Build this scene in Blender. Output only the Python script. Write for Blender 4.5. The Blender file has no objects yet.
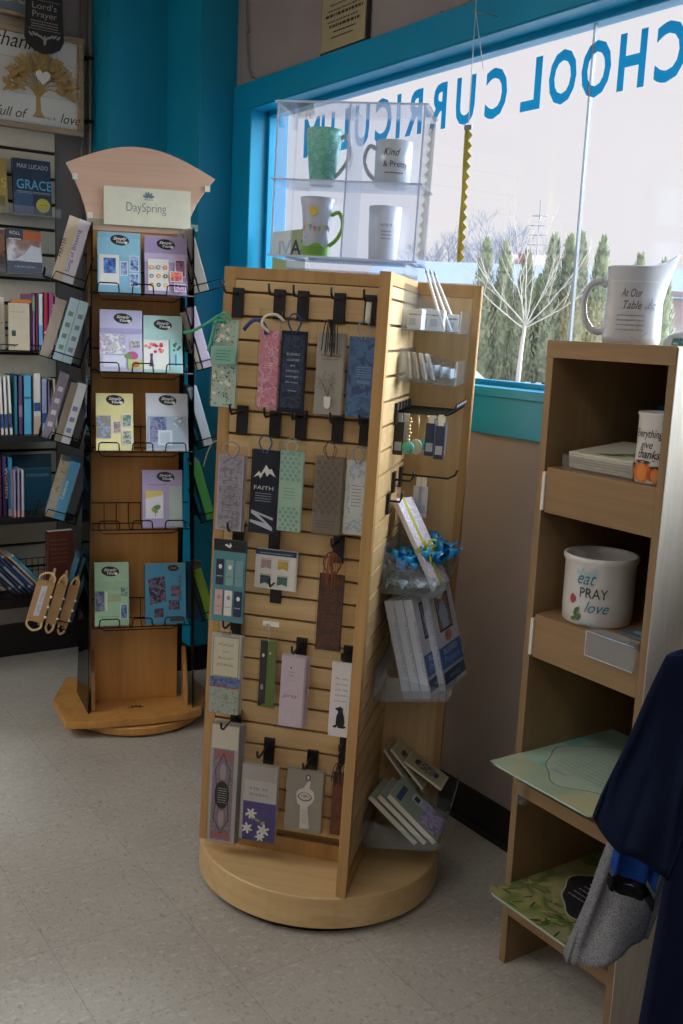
import bpy, bmesh, math, random
from mathutils import Vector, Matrix
random.seed(7)
SKY = 1.42; FILL = 6.5; EXPO = 0.0; SUN = 18.0
PI = math.pi
C = bpy.context.scene.collection
EYE = Vector((0, 0, 1.37)); FOC = 1017.5

# ------------------------------------------------------------------ camera
def _basis(yaw, p, a):
    yaw, p, a = (math.radians(v) for v in (yaw, p, a))
    fh = Vector((math.sin(yaw), math.cos(yaw), 0)); r0 = Vector((math.cos(yaw), -math.sin(yaw), 0))
    f = fh * math.cos(p) + Vector((0, 0, -math.sin(p))); u0 = r0.cross(f)
    return math.cos(a) * r0 + math.sin(a) * u0, -math.sin(a) * r0 + math.cos(a) * u0, f
CR, CU, CF = _basis(34.08, 10.27, 2.61)
def make_camera():
    cd = bpy.data.cameras.new('camera'); co = bpy.data.objects.new('camera', cd); C.objects.link(co)
    cd.sensor_fit = 'VERTICAL'; cd.sensor_height = 36; cd.lens = 36 * FOC / 1024; cd.clip_start = 0.02; cd.clip_end = 500
    m = Matrix((CR, CU, -CF)).transposed().to_4x4(); m.translation = EYE
    co.matrix_world = m; bpy.context.scene.camera = co
make_camera()
def ray(px, py): return CF + CR * ((px - 341.5) / FOC) - CU * ((py - 512) / FOC)
def hit(px, py, P, n):
    d = ray(px, py); return EYE + d * ((Vector(P) - EYE).dot(n) / d.dot(n))
def W(px, py, X=None, Y=None, Z=None):
    """where the sight line through a photo pixel meets a real plane of the room"""
    if X is not None: return hit(px, py, (X, 0, 0), Vector((1, 0, 0)))
    if Y is not None: return hit(px, py, (0, Y, 0), Vector((0, 1, 0)))
    return hit(px, py, (0, 0, Z), Vector((0, 0, 1)))
FWD = Vector((math.sin(math.radians(34.08)), math.cos(math.radians(34.08)), 0))
class Frame:
    def __init__(s, ox, oy, deg, oz=0, tilt=0):
        # tilt: the fixture leans this many degrees on the uneven floor; its contents lean with it
        s.tilt = Matrix.Translation((ox, oy, 0)) @ Matrix.Rotation(math.radians(tilt), 4, FWD) @ Matrix.Translation((-ox, -oy, 0)); s.inv = s.tilt.inverted(); s.marks = None
        t = math.radians(deg); s.a = t; s.o = Vector((ox, oy, oz))
        s.x = Vector((math.cos(t), math.sin(t), 0)); s.y = Vector((-math.sin(t), math.cos(t), 0))
    def loc(s, px, py, x=None, y=None, z=None):
        e = s.inv @ EYE; r = (s.inv.to_3x3() @ ray(px, py))
        P0, n = (s.o + s.x * x, s.x) if x is not None else (s.o + s.y * y, s.y) if y is not None else (Vector((0, 0, z)), Vector((0, 0, 1)))
        P = e + r * ((P0 - e).dot(n) / r.dot(n)); d = P - s.o; return Vector((d.dot(s.x), d.dot(s.y), P.z))
    def world(s, p):
        return Vector((s.o.x, s.o.y, 0)) + s.x * p[0] + s.y * p[1] + Vector((0, 0, p[2]))
    def begin(s): s.marks = set(bpy.data.objects)
    def lean(s):
        bpy.context.view_layer.update()
        for o in [o for o in bpy.data.objects if o not in s.marks and not o.parent]: o.matrix_world = s.tilt @ o.matrix_world
ROOM = Frame(0, 0, 0)
SPIN = Frame(1.34, 2.015, -46, tilt=1.25)     # bookmark spinner
RACK = Frame(1.336, 3.203, -19, tilt=-.45)    # greeting card rack
CASE = Frame(1.481, 1.1665, -90)     # bookcase: local x runs to -Y (right in the picture), local y into the wall

# ------------------------------------------------------------------ materials
def srgb(h):
    if isinstance(h, str):
        h = h.lstrip('#'); v = [int(h[i:i+2], 16) / 255 for i in (0, 2, 4)]
    else: v = [c / 255 for c in h]
    return tuple((c / 12.92 if c <= 0.04045 else ((c + 0.055) / 1.055) ** 2.4) for c in v) + (1,)
MC = {}
def newmat(name):
    m = bpy.data.materials.new(name); m.use_nodes = True
    nt = m.node_tree; b = nt.nodes['Principled BSDF']; return m, nt, b
def flat(h, rough=.6, metal=0, spec=.5, var=.04, vs=40, name=None, coat=0):
    """plain coloured material with a faint mottling of its own"""
    k = ('flat', str(h), rough, metal, spec, var, vs, coat)
    if k in MC: return MC[k]
    m, nt, b = newmat(name or 'plain'); c = srgb(h)
    b.inputs['Roughness'].default_value = rough; b.inputs['Metallic'].default_value = metal
    b.inputs['Specular IOR Level'].default_value = spec; b.inputs['Coat Weight'].default_value = coat
    if var:
        tc = nt.nodes.new('ShaderNodeTexCoord'); n = nt.nodes.new('ShaderNodeTexNoise'); n.inputs['Scale'].default_value = vs
        mx = nt.nodes.new('ShaderNodeMix'); mx.data_type = 'RGBA'
        nt.links.new(tc.outputs['Object'], n.inputs['Vector']); nt.links.new(n.outputs['Fac'], mx.inputs['Factor'])
        mx.inputs['A'].default_value = tuple(v * (1 - var * 2) for v in c[:3]) + (1,)
        mx.inputs['B'].default_value = tuple(min(1, v * (1 + var * 2)) for v in c[:3]) + (1,)
        nt.links.new(mx.outputs['Result'], b.inputs['Base Color'])
    else: b.inputs['Base Color'].default_value = c
    MC[k] = m; return m
def ramp(nt, stops, interp='LINEAR'):
    r = nt.nodes.new('ShaderNodeValToRGB'); r.color_ramp.interpolation = interp
    e = r.color_ramp.elements
    while len(e) < len(stops): e.new(0.5)
    for i, (p, c) in enumerate(stops): e[i].position = p; e[i].color = c if len(c) == 4 else tuple(c) + (1,)
    return r
def wood(name, c1, c2, scale=(30, 30, 1.6), rough=.45, rot=(0, 0, 0), coat=.1, bump=.05):
    m, nt, b = newmat(name)
    tc = nt.nodes.new('ShaderNodeTexCoord'); mp = nt.nodes.new('ShaderNodeMapping')
    mp.inputs['Scale'].default_value = scale; mp.inputs['Rotation'].default_value = rot
    n = nt.nodes.new('ShaderNodeTexNoise'); n.inputs['Scale'].default_value = 1.4; n.inputs['Detail'].default_value = 8; n.inputs['Distortion'].default_value = .9
    n2 = nt.nodes.new('ShaderNodeTexNoise'); n2.inputs['Scale'].default_value = .35; n2.inputs['Detail'].default_value = 2
    nt.links.new(tc.outputs['Object'], mp.inputs['Vector']); nt.links.new(mp.outputs['Vector'], n.inputs['Vector']); nt.links.new(mp.outputs['Vector'], n2.inputs['Vector'])
    ad = nt.nodes.new('ShaderNodeMath'); ad.operation = 'MULTIPLY_ADD'; ad.inputs[1].default_value = .5
    nt.links.new(n2.outputs['Fac'], ad.inputs[0]); 
    h = nt.nodes.new('ShaderNodeMath'); h.operation = 'MULTIPLY'; h.inputs[1].default_value = .5
    nt.links.new(n.outputs['Fac'], h.inputs[0]); nt.links.new(h.outputs[0], ad.inputs[2])
    r = ramp(nt, [(.35, srgb(c2)), (.62, srgb(c1))]); nt.links.new(ad.outputs[0], r.inputs['Fac'])
    nt.links.new(r.outputs['Color'], b.inputs['Base Color'])
    b.inputs['Roughness'].default_value = rough; b.inputs['Coat Weight'].default_value = coat; b.inputs['Coat Roughness'].default_value = .3
    if bump:
        bp = nt.nodes.new('ShaderNodeBump'); bp.inputs['Strength'].default_value = bump; bp.inputs['Distance'].default_value = .002
        nt.links.new(n.outputs['Fac'], bp.inputs['Height']); nt.links.new(bp.outputs['Normal'], b.inputs['Normal'])
    return m
def blotch(name, cols, scale=60, rough=.5, kind='noise', dist=.5, stretch=(1, 1, 1), spec=.5):
    """printed artwork: bands of a noise or voronoi field in the given colours"""
    m, nt, b = newmat(name)
    tc = nt.nodes.new('ShaderNodeTexCoord'); mp = nt.nodes.new('ShaderNodeMapping'); mp.inputs['Scale'].default_value = stretch
    nt.links.new(tc.outputs['Object'], mp.inputs['Vector'])
    if kind == 'noise':
        n = nt.nodes.new('ShaderNodeTexNoise'); n.inputs['Scale'].default_value = scale; n.inputs['Distortion'].default_value = dist; n.inputs['Detail'].default_value = 3; o = n.outputs['Fac']; lo, hi = .34, .66
    elif kind == 'cell':
        n = nt.nodes.new('ShaderNodeTexVoronoi'); n.inputs['Scale'].default_value = scale; sp = nt.nodes.new('ShaderNodeSeparateColor')
        nt.links.new(n.outputs['Color'], sp.inputs['Color']); o = sp.outputs[0]; lo, hi = 0, 1
    else:
        n = nt.nodes.new('ShaderNodeTexVoronoi'); n.inputs['Scale'].default_value = scale; o = n.outputs['Distance']; lo, hi = .1, .75
    nt.links.new(mp.outputs['Vector'], n.inputs['Vector'])
    k = len(cols)
    r = ramp(nt, [(lo + (hi - lo) * i / k, srgb(c)) for i, c in enumerate(cols)], 'CONSTANT' if kind != 'noise' else 'LINEAR')
    nt.links.new(o, r.inputs['Fac']); nt.links.new(r.outputs['Color'], b.inputs['Base Color'])
    b.inputs['Roughness'].default_value = rough; b.inputs['Specular IOR Level'].default_value = spec
    return m
def clear(name, tint='#ffffff', dens=0.04, rough=.03, ior=1.45, smoke=None, haze=0, fmax=None):
    """thin transparent sheet: see-through with a fresnel gloss and a little body colour"""
    m, nt, b = newmat(name); nt.nodes.remove(b)
    out = nt.nodes['Material Output']
    tr = nt.nodes.new('ShaderNodeBsdfTransparent'); tr.inputs['Color'].default_value = srgb(tint)
    gl = nt.nodes.new('ShaderNodeBsdfGlossy'); gl.inputs['Roughness'].default_value = rough
    df = nt.nodes.new('ShaderNodeBsdfDiffuse'); df.inputs['Color'].default_value = srgb(smoke or '#e8eef6')
    lw = nt.nodes.new('ShaderNodeLayerWeight'); lw.inputs['Blend'].default_value = .5   # Schlick: thin sheet, same from both faces
    pw = nt.nodes.new('ShaderNodeMath'); pw.operation = 'POWER'; pw.inputs[1].default_value = 5; nt.links.new(lw.outputs['Facing'], pw.inputs[0])
    fr = nt.nodes.new('ShaderNodeMath'); fr.operation = 'MULTIPLY_ADD'; fr.inputs[1].default_value = .9; fr.inputs[2].default_value = ((ior - 1) / (ior + 1)) ** 2; nt.links.new(pw.outputs[0], fr.inputs[0])
    m1 = nt.nodes.new('ShaderNodeMixShader'); m1.inputs[0].default_value = dens
    nt.links.new(tr.outputs[0], m1.inputs[1]); nt.links.new(df.outputs[0], m1.inputs[2])
    m2 = nt.nodes.new('ShaderNodeMixShader'); nt.links.new(fr.outputs[0], m2.inputs[0])
    nt.links.new(m1.outputs[0], m2.inputs[1]); nt.links.new(gl.outputs[0], m2.inputs[2])
    nt.links.new(m2.outputs[0], out.inputs['Surface']); return m

# ------------------------------------------------------------------ mesh building
TXT = {}
def text_geo(s, align='CENTER', bold=0.0, shear=0.0, space=1.0, width=1.0):
    k = (s, align, bold, shear, space)
    if k not in TXT:
        cu = bpy.data.curves.new('t', 'FONT'); cu.body = s; cu.size = 1; cu.align_x = align; cu.offset = bold; cu.shear = shear
        cu.space_character = space; cu.fill_mode = 'FRONT'; cu.resolution_u = 3
        ob = bpy.data.objects.new('t', cu); C.objects.link(ob); bpy.context.view_layer.update()
        me = bpy.data.meshes.new_from_object(ob)
        TXT[k] = ([(v.co.x, v.co.y) for v in me.vertices], [tuple(p.vertices) for p in me.polygons])
        bpy.data.objects.remove(ob); bpy.data.curves.remove(cu); bpy.data.meshes.remove(me)
    return TXT[k]
class MB:
    def __init__(s, mat=None): s.v = []; s.f = []; s.m = []; s.s = []; s.mats = []; s.M = Matrix(); s.mat = mat
    def mi(s, mat):
        mat = mat or s.mat
        if mat not in s.mats: s.mats.append(mat)
        return s.mats.index(mat)
    def add(s, vs, fs, mat=None, smooth=False):
        n = len(s.v); i = s.mi(mat); s.v += [s.M @ Vector(v) for v in vs]
        for f in fs: s.f.append(tuple(n + k for k in f)); s.m.append(i); s.s.append(smooth)
        return s
    def box(s, x0, x1, y0, y1, z0, z1, mat=None, faces=None):
        if x0 > x1: x0, x1 = x1, x0
        if y0 > y1: y0, y1 = y1, y0
        if z0 > z1: z0, z1 = z1, z0
        vs = [(x, y, z) for z in (z0, z1) for y in (y0, y1) for x in (x0, x1)]
        F = {'bottom': (0, 2, 3, 1), 'top': (4, 5, 7, 6), 'front': (0, 1, 5, 4), 'back': (2, 6, 7, 3), 'left': (0, 4, 6, 2), 'right': (1, 3, 7, 5)}
        n = len(s.v); s.v += [s.M @ Vector(v) for v in vs]
        for k, f in F.items():
            s.f.append(tuple(n + j for j in f)); s.m.append(s.mi((faces or {}).get(k, mat))); s.s.append(False)
        return s
    def prism(s, pts, d0, d1, axis='y', mat=None, smooth=False):
        """extrude a closed outline; axis names the extrusion direction, the outline uses the other two in order"""
        def P(a, b, d): return {'y': (a, d, b), 'x': (d, a, b), 'z': (a, b, d)}[axis]
        n = len(pts); vs = [P(a, b, d0) for a, b in pts] + [P(a, b, d1) for a, b in pts]
        fs = [tuple(range(n)), tuple(range(2 * n - 1, n - 1, -1))]
        s.add(vs, fs, mat); k = len(s.v) - 2 * n; i = s.mi(mat)
        for j in range(n):
            s.f.append((k + j, k + n + j, k + n + (j + 1) % n, k + (j + 1) % n)); s.m.append(i); s.s.append(smooth)
        return s
    def tube(s, path, r, mat=None, seg=6, closed=False, caps=True, soft=0):
        P = [Vector(p) for p in path]
        if soft and len(P) > 2:   # rounded through its points
            Q = []
            for i in range(len(P) - 1):
                a, b, c, d = P[max(i - 1, 0)], P[i], P[i + 1], P[min(i + 2, len(P) - 1)]
                for k in range(soft):
                    t = k / soft; Q.append(.5 * ((2 * b) + (c - a) * t + (2 * a - 5 * b + 4 * c - d) * t * t + (3 * b - a - 3 * c + d) * t ** 3))
            P = Q + [P[-1]]
        n = len(P)
        if n < 2: return s
        rr = r if isinstance(r, (list, tuple)) else [r] * n
        T = []
        for i in range(n):
            a = P[i - 1] if (i > 0 or closed) else P[i]; b = P[(i + 1) % n] if (i < n - 1 or closed) else P[i]
            t = (b - a); T.append(t.normalized() if t.length > 1e-9 else Vector((0, 0, 1)))
        u = T[0].orthogonal().normalized(); vs = []; 
        for i in range(n):
            if i: 
                u = u - T[i] * u.dot(T[i])
                u = u.normalized() if u.length > 1e-6 else T[i].orthogonal().normalized()
            w = T[i].cross(u)
            for k in range(seg):
                a = 2 * PI * k / seg; vs.append(P[i] + (u * math.cos(a) + w * math.sin(a)) * rr[i])
        fs = []
        for i in range(n if closed else n - 1):
            j = (i + 1) % n
            for k in range(seg): fs.append((i * seg + k, i * seg + (k + 1) % seg, j * seg + (k + 1) % seg, j * seg + k))
        if caps and not closed: fs += [tuple(range(seg - 1, -1, -1)), tuple((n - 1) * seg + k for k in range(seg))]
        return s.add(vs, fs, mat, True)
    def lathe(s, prof, mat=None, seg=32, a0=0, a1=2 * PI, smooth=True, wob=None):
        full = abs(a1 - a0 - 2 * PI) < 1e-6; n = seg if full else seg + 1; vs = []
        for i in range(n):
            a = a0 + (a1 - a0) * i / seg
            for r, z in prof: vs.append((r * math.cos(a), r * math.sin(a), z))
        m = len(prof); fs = []
        for i in range(seg):
            j = (i + 1) % n
            for k in range(m - 1): fs.append((i * m + k, j * m + k, j * m + k + 1, i * m + k + 1))
        return s.add(vs, fs, mat, smooth)
    def ball(s, c, r, mat=None, seg=12, rings=8, sc=(1, 1, 1)):
        vs = [(c[0], c[1], c[2] + r * sc[2])]
        for i in range(1, rings):
            t = PI * i / rings
            for k in range(seg):
                a = 2 * PI * k / seg; vs.append((c[0] + r * sc[0] * math.sin(t) * math.cos(a), c[1] + r * sc[1] * math.sin(t) * math.sin(a), c[2] + r * sc[2] * math.cos(t)))
        vs.append((c[0], c[1], c[2] - r * sc[2])); e = len(vs) - 1; fs = []
        for k in range(seg): fs.append((0, 1 + k, 1 + (k + 1) % seg)); fs.append((e, e - seg + (k + 1) % seg, e - seg + k))
        for i in range(rings - 2):
            for k in range(seg):
                a = 1 + i * seg; fs.append((a + k, a + seg + k, a + seg + (k + 1) % seg, a + (k + 1) % seg))
        return s.add(vs, fs, mat, True)
    def grid(s, fn, nu, nv, mat=None, smooth=True, closed_u=False):
        vs = [fn(i / (nu if closed_u else nu - 1), j / (nv - 1)) for i in range(nu) for j in range(nv)]; fs = []
        for i in range(nu if closed_u else nu - 1):
            k = (i + 1) % nu
            for j in range(nv - 1): fs.append((i * nv + j, k * nv + j, k * nv + j + 1, i * nv + j + 1))
        return s.add(vs, fs, mat, smooth)
    def build(s, name, parent=None, loc=None, rotz=None, bevel=0, solid=0, matrix=None):
        me = bpy.data.meshes.new(name); me.from_pydata([tuple(v) for v in s.v], [], s.f); 
        for m in s.mats: me.materials.append(m)
        me.polygons.foreach_set('material_index', s.m); me.polygons.foreach_set('use_smooth', s.s); me.update()
        o = bpy.data.objects.new(name, me); C.objects.link(o)
        if parent: o.parent = parent
        if loc is not None: o.location = loc
        if rotz is not None: o.rotation_euler = (0, 0, rotz)
        if matrix is not None: o.matrix_local = matrix
        if bevel:
            b = o.modifiers.new('bevel', 'BEVEL'); b.width = bevel; b.segments = 2; b.limit_method = 'ANGLE'; b.angle_limit = .9
        if solid:
            b = o.modifiers.new('solidify', 'SOLIDIFY'); b.thickness = solid; b.offset = 0
        return o
class Art:
    """flat printing on a surface of a part: fn(x, y, off) -> 3D point; every mark is a hair above the one before"""
    def __init__(s, mb, fn, base=.0003, step=.00012): s.mb = mb; s.fn = fn; s.o = base; s.st = step
    @staticmethod
    def plane(mb, O, R, U, base=.0003, step=.00012):
        O, R, U = Vector(O), Vector(R).normalized(), Vector(U).normalized(); N = R.cross(U)
        return Art(mb, lambda x, y, d: O + R * x + U * y + N * d, base, step)
    def poly(s, pts, mat):
        s.o += s.st; s.mb.add([s.fn(x, y, s.o) for x, y in pts], [tuple(range(len(pts)))], mat); return s
    def rect(s, x0, y0, x1, y1, mat, n=1):
        s.o += s.st
        for i in range(n):
            a, b = x0 + (x1 - x0) * i / n, x0 + (x1 - x0) * (i + 1) / n
            s.mb.add([s.fn(a, y0, s.o), s.fn(b, y0, s.o), s.fn(b, y1, s.o), s.fn(a, y1, s.o)], [(0, 1, 2, 3)], mat)
        return s
    def oval(s, cx, cy, rx, ry, mat, n=20, rot=0):
        c, q = math.cos(rot), math.sin(rot)
        return s.poly([(cx + rx * math.cos(2 * PI * k / n) * c - ry * math.sin(2 * PI * k / n) * q, cy + rx * math.cos(2 * PI * k / n) * q + ry * math.sin(2 * PI * k / n) * c) for k in range(n)], mat)
    def line(s, pts, w, mat):
        s.o += s.st
        for (x0, y0), (x1, y1) in zip(pts, pts[1:]):
            dx, dy = x1 - x0, y1 - y0; L = math.hypot(dx, dy) or 1; ox, oy = -dy / L * w / 2, dx / L * w / 2
            s.mb.add([s.fn(x0 + ox, y0 + oy, s.o), s.fn(x0 - ox, y0 - oy, s.o), s.fn(x1 - ox, y1 - oy, s.o), s.fn(x1 + ox, y1 + oy, s.o)], [(0, 1, 2, 3)], mat)
        return s
    def text(s, t, x, y, h, mat, align='CENTER', width=None, bold=0, shear=0, mirror=False, rot=0, sx=1):
        V, F = text_geo(t, align, bold, shear); s.o += s.st
        k = h / .70
        if not V: return s
        kx = k * sx
        if width:
            w = max(v[0] for v in V) - min(v[0] for v in V); kx = width / w
        if mirror: kx = -kx
        c, q = math.cos(rot), math.sin(rot)
        pts = [s.fn(x + a * kx * c - b * k * q, y + a * kx * q + b * k * c, s.o) for a, b in V]
        s.mb.add(pts, F, mat); return s
    def scrawl(s, x0, x1, y, h, mat, seed=1, w=None):
        """a line of lettering too small to read"""
        r = random.Random(seed); x = x0; s.o += s.st; w = w or h * .35
        while x < x1:
            L = h * r.uniform(.5, 2.6); L = min(L, x1 - x)
            s.mb.add([s.fn(x, y, s.o), s.fn(x + L, y, s.o), s.fn(x + L, y + h, s.o), s.fn(x, y + h, s.o)], [(0, 1, 2, 3)], mat)
            x += L + h * .55
        return s

def tag(o, label=None, cat=None, group=None, kind=None):
    if label: o['label'] = label
    if cat: o['category'] = cat
    if group: o['group'] = group
    if kind: o['kind'] = kind
    return o
def thing(name, label, cat, fr=ROOM, p=(0, 0, 0), rz=0, group=None):
    o = bpy.data.objects.new(name, None); C.objects.link(o); o.empty_display_size = .05
    o.location = fr.world(p); o.rotation_euler = (0, 0, fr.a + rz)
    return tag(o, label, cat, group)
def struct(mb, name, **k):
    return tag(mb.build(name, **k), kind='structure')
def Rz(a): return Matrix.Rotation(a, 4, 'Z')
def Rx(a): return Matrix.Rotation(a, 4, 'X')
def Ry(a): return Matrix.Rotation(a, 4, 'Y')
def T(x, y, z): return Matrix.Translation((x, y, z))
def arc(cx, cy, r, a0, a1, n=12, ry=None):
    return [(cx + r * math.cos(a0 + (a1 - a0) * k / n), cy + (ry or r) * math.sin(a0 + (a1 - a0) * k / n)) for k in range(n + 1)]
# ------------------------------------------------------------------ shared materials
WIRE = flat('#0c0d10', .35, .6, var=0, name='black wire')
BLACK = flat('#101114', .45, name='black plastic')
INK = flat('#15161a', .7, var=0, name='ink')
WHITE = flat('#e9e7e2', .5, name='white')
PAPER = flat('#e9e4d6', .7, name='page edges', var=.08, vs=400)
MAPLE = wood('maple veneer', '#d4b788', '#c09e70', (26, 26, 1.6))
MAPLE_E = wood('maple edge', '#bd945c', '#a5804e', (40, 40, 2))
MAPLE_H = wood('maple veneer across', '#d6b887', '#c29f6e', (1.6, 26, 40))
CLEAR = clear('clear acrylic', '#f7fafd', .05, .04)
SLEEVE = clear('clear plastic sleeve', '#f6f6f6', .05, .12)

# ------------------------------------------------------------------ floor
def floor_mat():
    m, nt, b = newmat('vinyl composition tile'); N = nt.nodes.new; L = nt.links.new
    tc = N('ShaderNodeTexCoord')
    def noise(sc, det, st=(1, 1, 1), dist=0, rz=0):
        mp = N('ShaderNodeMapping'); mp.inputs['Scale'].default_value = st; mp.inputs['Rotation'].default_value = (0, 0, rz); L(tc.outputs['Object'], mp.inputs['Vector'])
        n = N('ShaderNodeTexNoise'); n.inputs['Scale'].default_value = sc; n.inputs['Detail'].default_value = det; n.inputs['Distortion'].default_value = dist; L(mp.outputs['Vector'], n.inputs['Vector']); return n.outputs['Fac']
    r1 = ramp(nt, [(.3, srgb('#aba69d')), (.7, srgb('#bdb9b0'))]); L(noise(3, 4), r1.inputs['Fac'])
    r2 = ramp(nt, [(.55, (0, 0, 0)), (.68, (1, 1, 1))]); L(noise(58, 4, (2.2, 1, 1), .8, .5), r2.inputs['Fac'])
    r3 = ramp(nt, [(.55, (0, 0, 0)), (.68, (1, 1, 1))]); L(noise(52, 4, (1, 2.0, 1), .8, 1.1), r3.inputs['Fac'])
    m1 = N('ShaderNodeMix'); m1.data_type = 'RGBA'; L(r2.outputs['Color'], m1.inputs['Factor']); L(r1.outputs['Color'], m1.inputs['A']); m1.inputs['B'].default_value = srgb('#9e988d')
    m2 = N('ShaderNodeMix'); m2.data_type = 'RGBA'; L(r3.outputs['Color'], m2.inputs['Factor']); L(m1.outputs['Result'], m2.inputs['A']); m2.inputs['B'].default_value = srgb('#c5c1b9')
    mp = N('ShaderNodeMapping'); mp.inputs['Location'].default_value = (-.641 / .305, -.175 / .305, 0); mp.inputs['Scale'].default_value = (1 / .305,) * 3
    L(tc.outputs['Object'], mp.inputs['Vector'])
    br = N('ShaderNodeTexBrick'); br.offset = 0; br.inputs['Scale'].default_value = 1; br.inputs['Mortar Size'].default_value = .003; br.inputs['Mortar Smooth'].default_value = 0; br.inputs['Brick Width'].default_value = 1; br.inputs['Row Height'].default_value = 1
    L(mp.outputs['Vector'], br.inputs['Vector'])
    br.inputs['Color1'].default_value = (1, 1, 1, 1); br.inputs['Color2'].default_value = (.96, .96, .96, 1); br.inputs['Mortar'].default_value = (.70, .68, .66, 1)
    mu = N('ShaderNodeMix'); mu.data_type = 'RGBA'; mu.blend_type = 'MULTIPLY'; mu.inputs['Factor'].default_value = 1; L(m2.outputs['Result'], mu.inputs['A']); L(br.outputs['Color'], mu.inputs['B'])
    L(mu.outputs['Result'], b.inputs['Base Color'])
    rr = ramp(nt, [(.3, (.3,) * 3), (.7, (.46,) * 3)]); L(noise(5, 3), rr.inputs['Fac']); L(rr.outputs['Color'], b.inputs['Roughness'])
    bp = N('ShaderNodeBump'); bp.inputs['Strength'].default_value = .12; bp.inputs['Distance'].default_value = .003; L(noise(18, 3), bp.inputs['Height']); L(bp.outputs['Normal'], b.inputs['Normal'])
    return m
XW = 1.838; GX = 1.90; YB = 4.02; YT = 3.82; YP = 3.53
X0, Y0, ZC = -3.6, -3.2, 2.75
mb = MB(floor_mat()); mb.box(X0, XW + .2, Y0, YB + .2, -.1, 0); struct(mb, 'floor')
def wallmat(name, c, rough=.75, bump=.15):
    m, nt, b = newmat(name); N = nt.nodes.new; L = nt.links.new; tc = N('ShaderNodeTexCoord')
    n = N('ShaderNodeTexNoise'); n.inputs['Scale'].default_value = 2.2; n.inputs['Detail'].default_value = 5; L(tc.outputs['Object'], n.inputs['Vector'])
    n2 = N('ShaderNodeTexNoise'); n2.inputs['Scale'].default_value = 160; L(tc.outputs['Object'], n2.inputs['Vector'])
    s = srgb(c); r = ramp(nt, [(.3, tuple(v * .9 for v in s[:3])), (.7, tuple(v * 1.08 for v in s[:3]))]); L(n.outputs['Fac'], r.inputs['Fac']); L(r.outputs['Color'], b.inputs['Base Color'])
    b.inputs['Roughness'].default_value = rough
    bp = N('ShaderNodeBump'); bp.inputs['Strength'].default_value = bump; bp.inputs['Distance'].default_value = .001; L(n2.outputs['Fac'], bp.inputs['Height']); L(bp.outputs['Normal'], b.inputs['Normal'])
    return m
BROWN = wallmat('brown painted wall', '#988f8e')
TEAL = wallmat('teal painted wall', '#008fb4', .5)
TEALG = wallmat('teal gloss trim', '#0093c0', .32, .06)
CEIL = wallmat('ceiling', '#d8d5cf', .9)
BEIGE = wallmat('room wall', '#b5a898', .9)
BASEM = flat('#0c0c0e', .5, name='black vinyl base')
# back wall, the teal section that steps forward, and the corner pier
mb = MB(BROWN); mb.box(X0, XW + .25, YB, YB + .12, 0, ZC); struct(mb, 'wall_back')
mb = MB(TEAL); mb.box(1.462, XW, YT, YB, 0, ZC); mb.box(1.692, XW, YP, YT, 0, ZC); struct(mb, 'wall_corner')
mb = MB(BASEM); mb.box(1.45, 1.462, YT - .012, YB, 0, .1); mb.box(1.45, 1.692, YT - .012, YT, 0, .1); mb.box(1.68, 1.692, YP - .012, YT, 0, .1); mb.box(1.68, XW, YP - .012, YP, 0, .1); struct(mb, 'baseboard_corner', bevel=.002)
# window wall with its opening
WY0, WY1, WZ0, WZ1 = -.55, 3.385, 1.232, 2.125
mb = MB(BROWN)
mb.box(XW, XW + .14, Y0, YB, 0, WZ0); mb.box(XW, XW + .14, Y0, YB, WZ1, ZC); mb.box(XW, XW + .14, Y0, WY0, WZ0, WZ1); mb.box(XW, XW + .14, WY1, YB, WZ0, WZ1)
struct(mb, 'wall_window')
mb = MB(BASEM); mb.box(XW - .010, XW, Y0, YP, 0, .112); mb.box(XW - .016, XW - .010, Y0, YP, 0, .02); struct(mb, 'baseboard_window', bevel=.002)
mb = MB(BEIGE); mb.box(X0 - .1, X0, Y0, YB, 0, ZC); struct(mb, 'wall_left')
mb = MB(BEIGE); mb.box(X0, XW + .14, Y0 - .1, Y0, 0, ZC); struct(mb, 'wall_front')
mb = MB(CEIL); mb.box(X0, XW + .14, Y0, YB + .1, ZC, ZC + .1); struct(mb, 'ceiling')
# the window
win = bpy.data.objects.new('window_1', None); C.objects.link(win); tag(win, kind='structure'); win.location = (XW, WY1, WZ0)
def wl(mb): mb.M = T(-XW, -WY1, -WZ0); return mb
mb = wl(MB(TEALG)); c0 = XW - .018
mb.box(c0, XW, WY0 - .13, WY1 + .135, WZ1, 2.216); mb.box(c0, XW, WY1, WY1 + .135, WZ0 - .12, WZ1); mb.box(c0, XW, WY0 - .13, WY0, WZ0 - .12, WZ1); mb.box(c0, XW, WY0, WY1, 1.11, WZ0 - .022)
mb.build('window_casing', win, bevel=.002)
mb = wl(MB(TEALG)); mb.box(XW - .03, GX - .006, WY0, WY1, WZ0 - .022, WZ0 + .002); mb.box(c0, XW + .139, WY1 - .005, WY1 - .0005, WZ0, WZ1); mb.box(c0, XW + .139, WY0, WY1, WZ1 - .005, WZ1 - .0005); mb.build('window_sill', win, bevel=.003)
mb = wl(MB(TEALG)); 
for a in ((WY0, WY0 + .02, WZ0, WZ1), (WY1 - .02, WY1, WZ0, WZ1), (WY0, WY1, WZ0, WZ0 + .016), (WY0, WY1, WZ1 - .022, WZ1)): mb.box(GX - .012, GX + .02, *a)
mb.build('window_frame', win, bevel=.002)
PANE = clear('window glass', '#f8f8f8', .012, .01, 1.5)
for a, b in ((WY0, 1.828), (1.832, WY1)):
    mb = wl(MB(PANE)); mb.box(GX, GX + .006, a, b, WZ0, WZ1); mb.build('window_pane', win)
mb = wl(MB(clear('silicone joint', '#dfe6ee', .55, .3, smoke='#c6d0dc'))); mb.box(GX - .002, GX + .006, 1.8265, 1.8335, WZ0, WZ1); mb.build('glass_joint', win)
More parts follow.
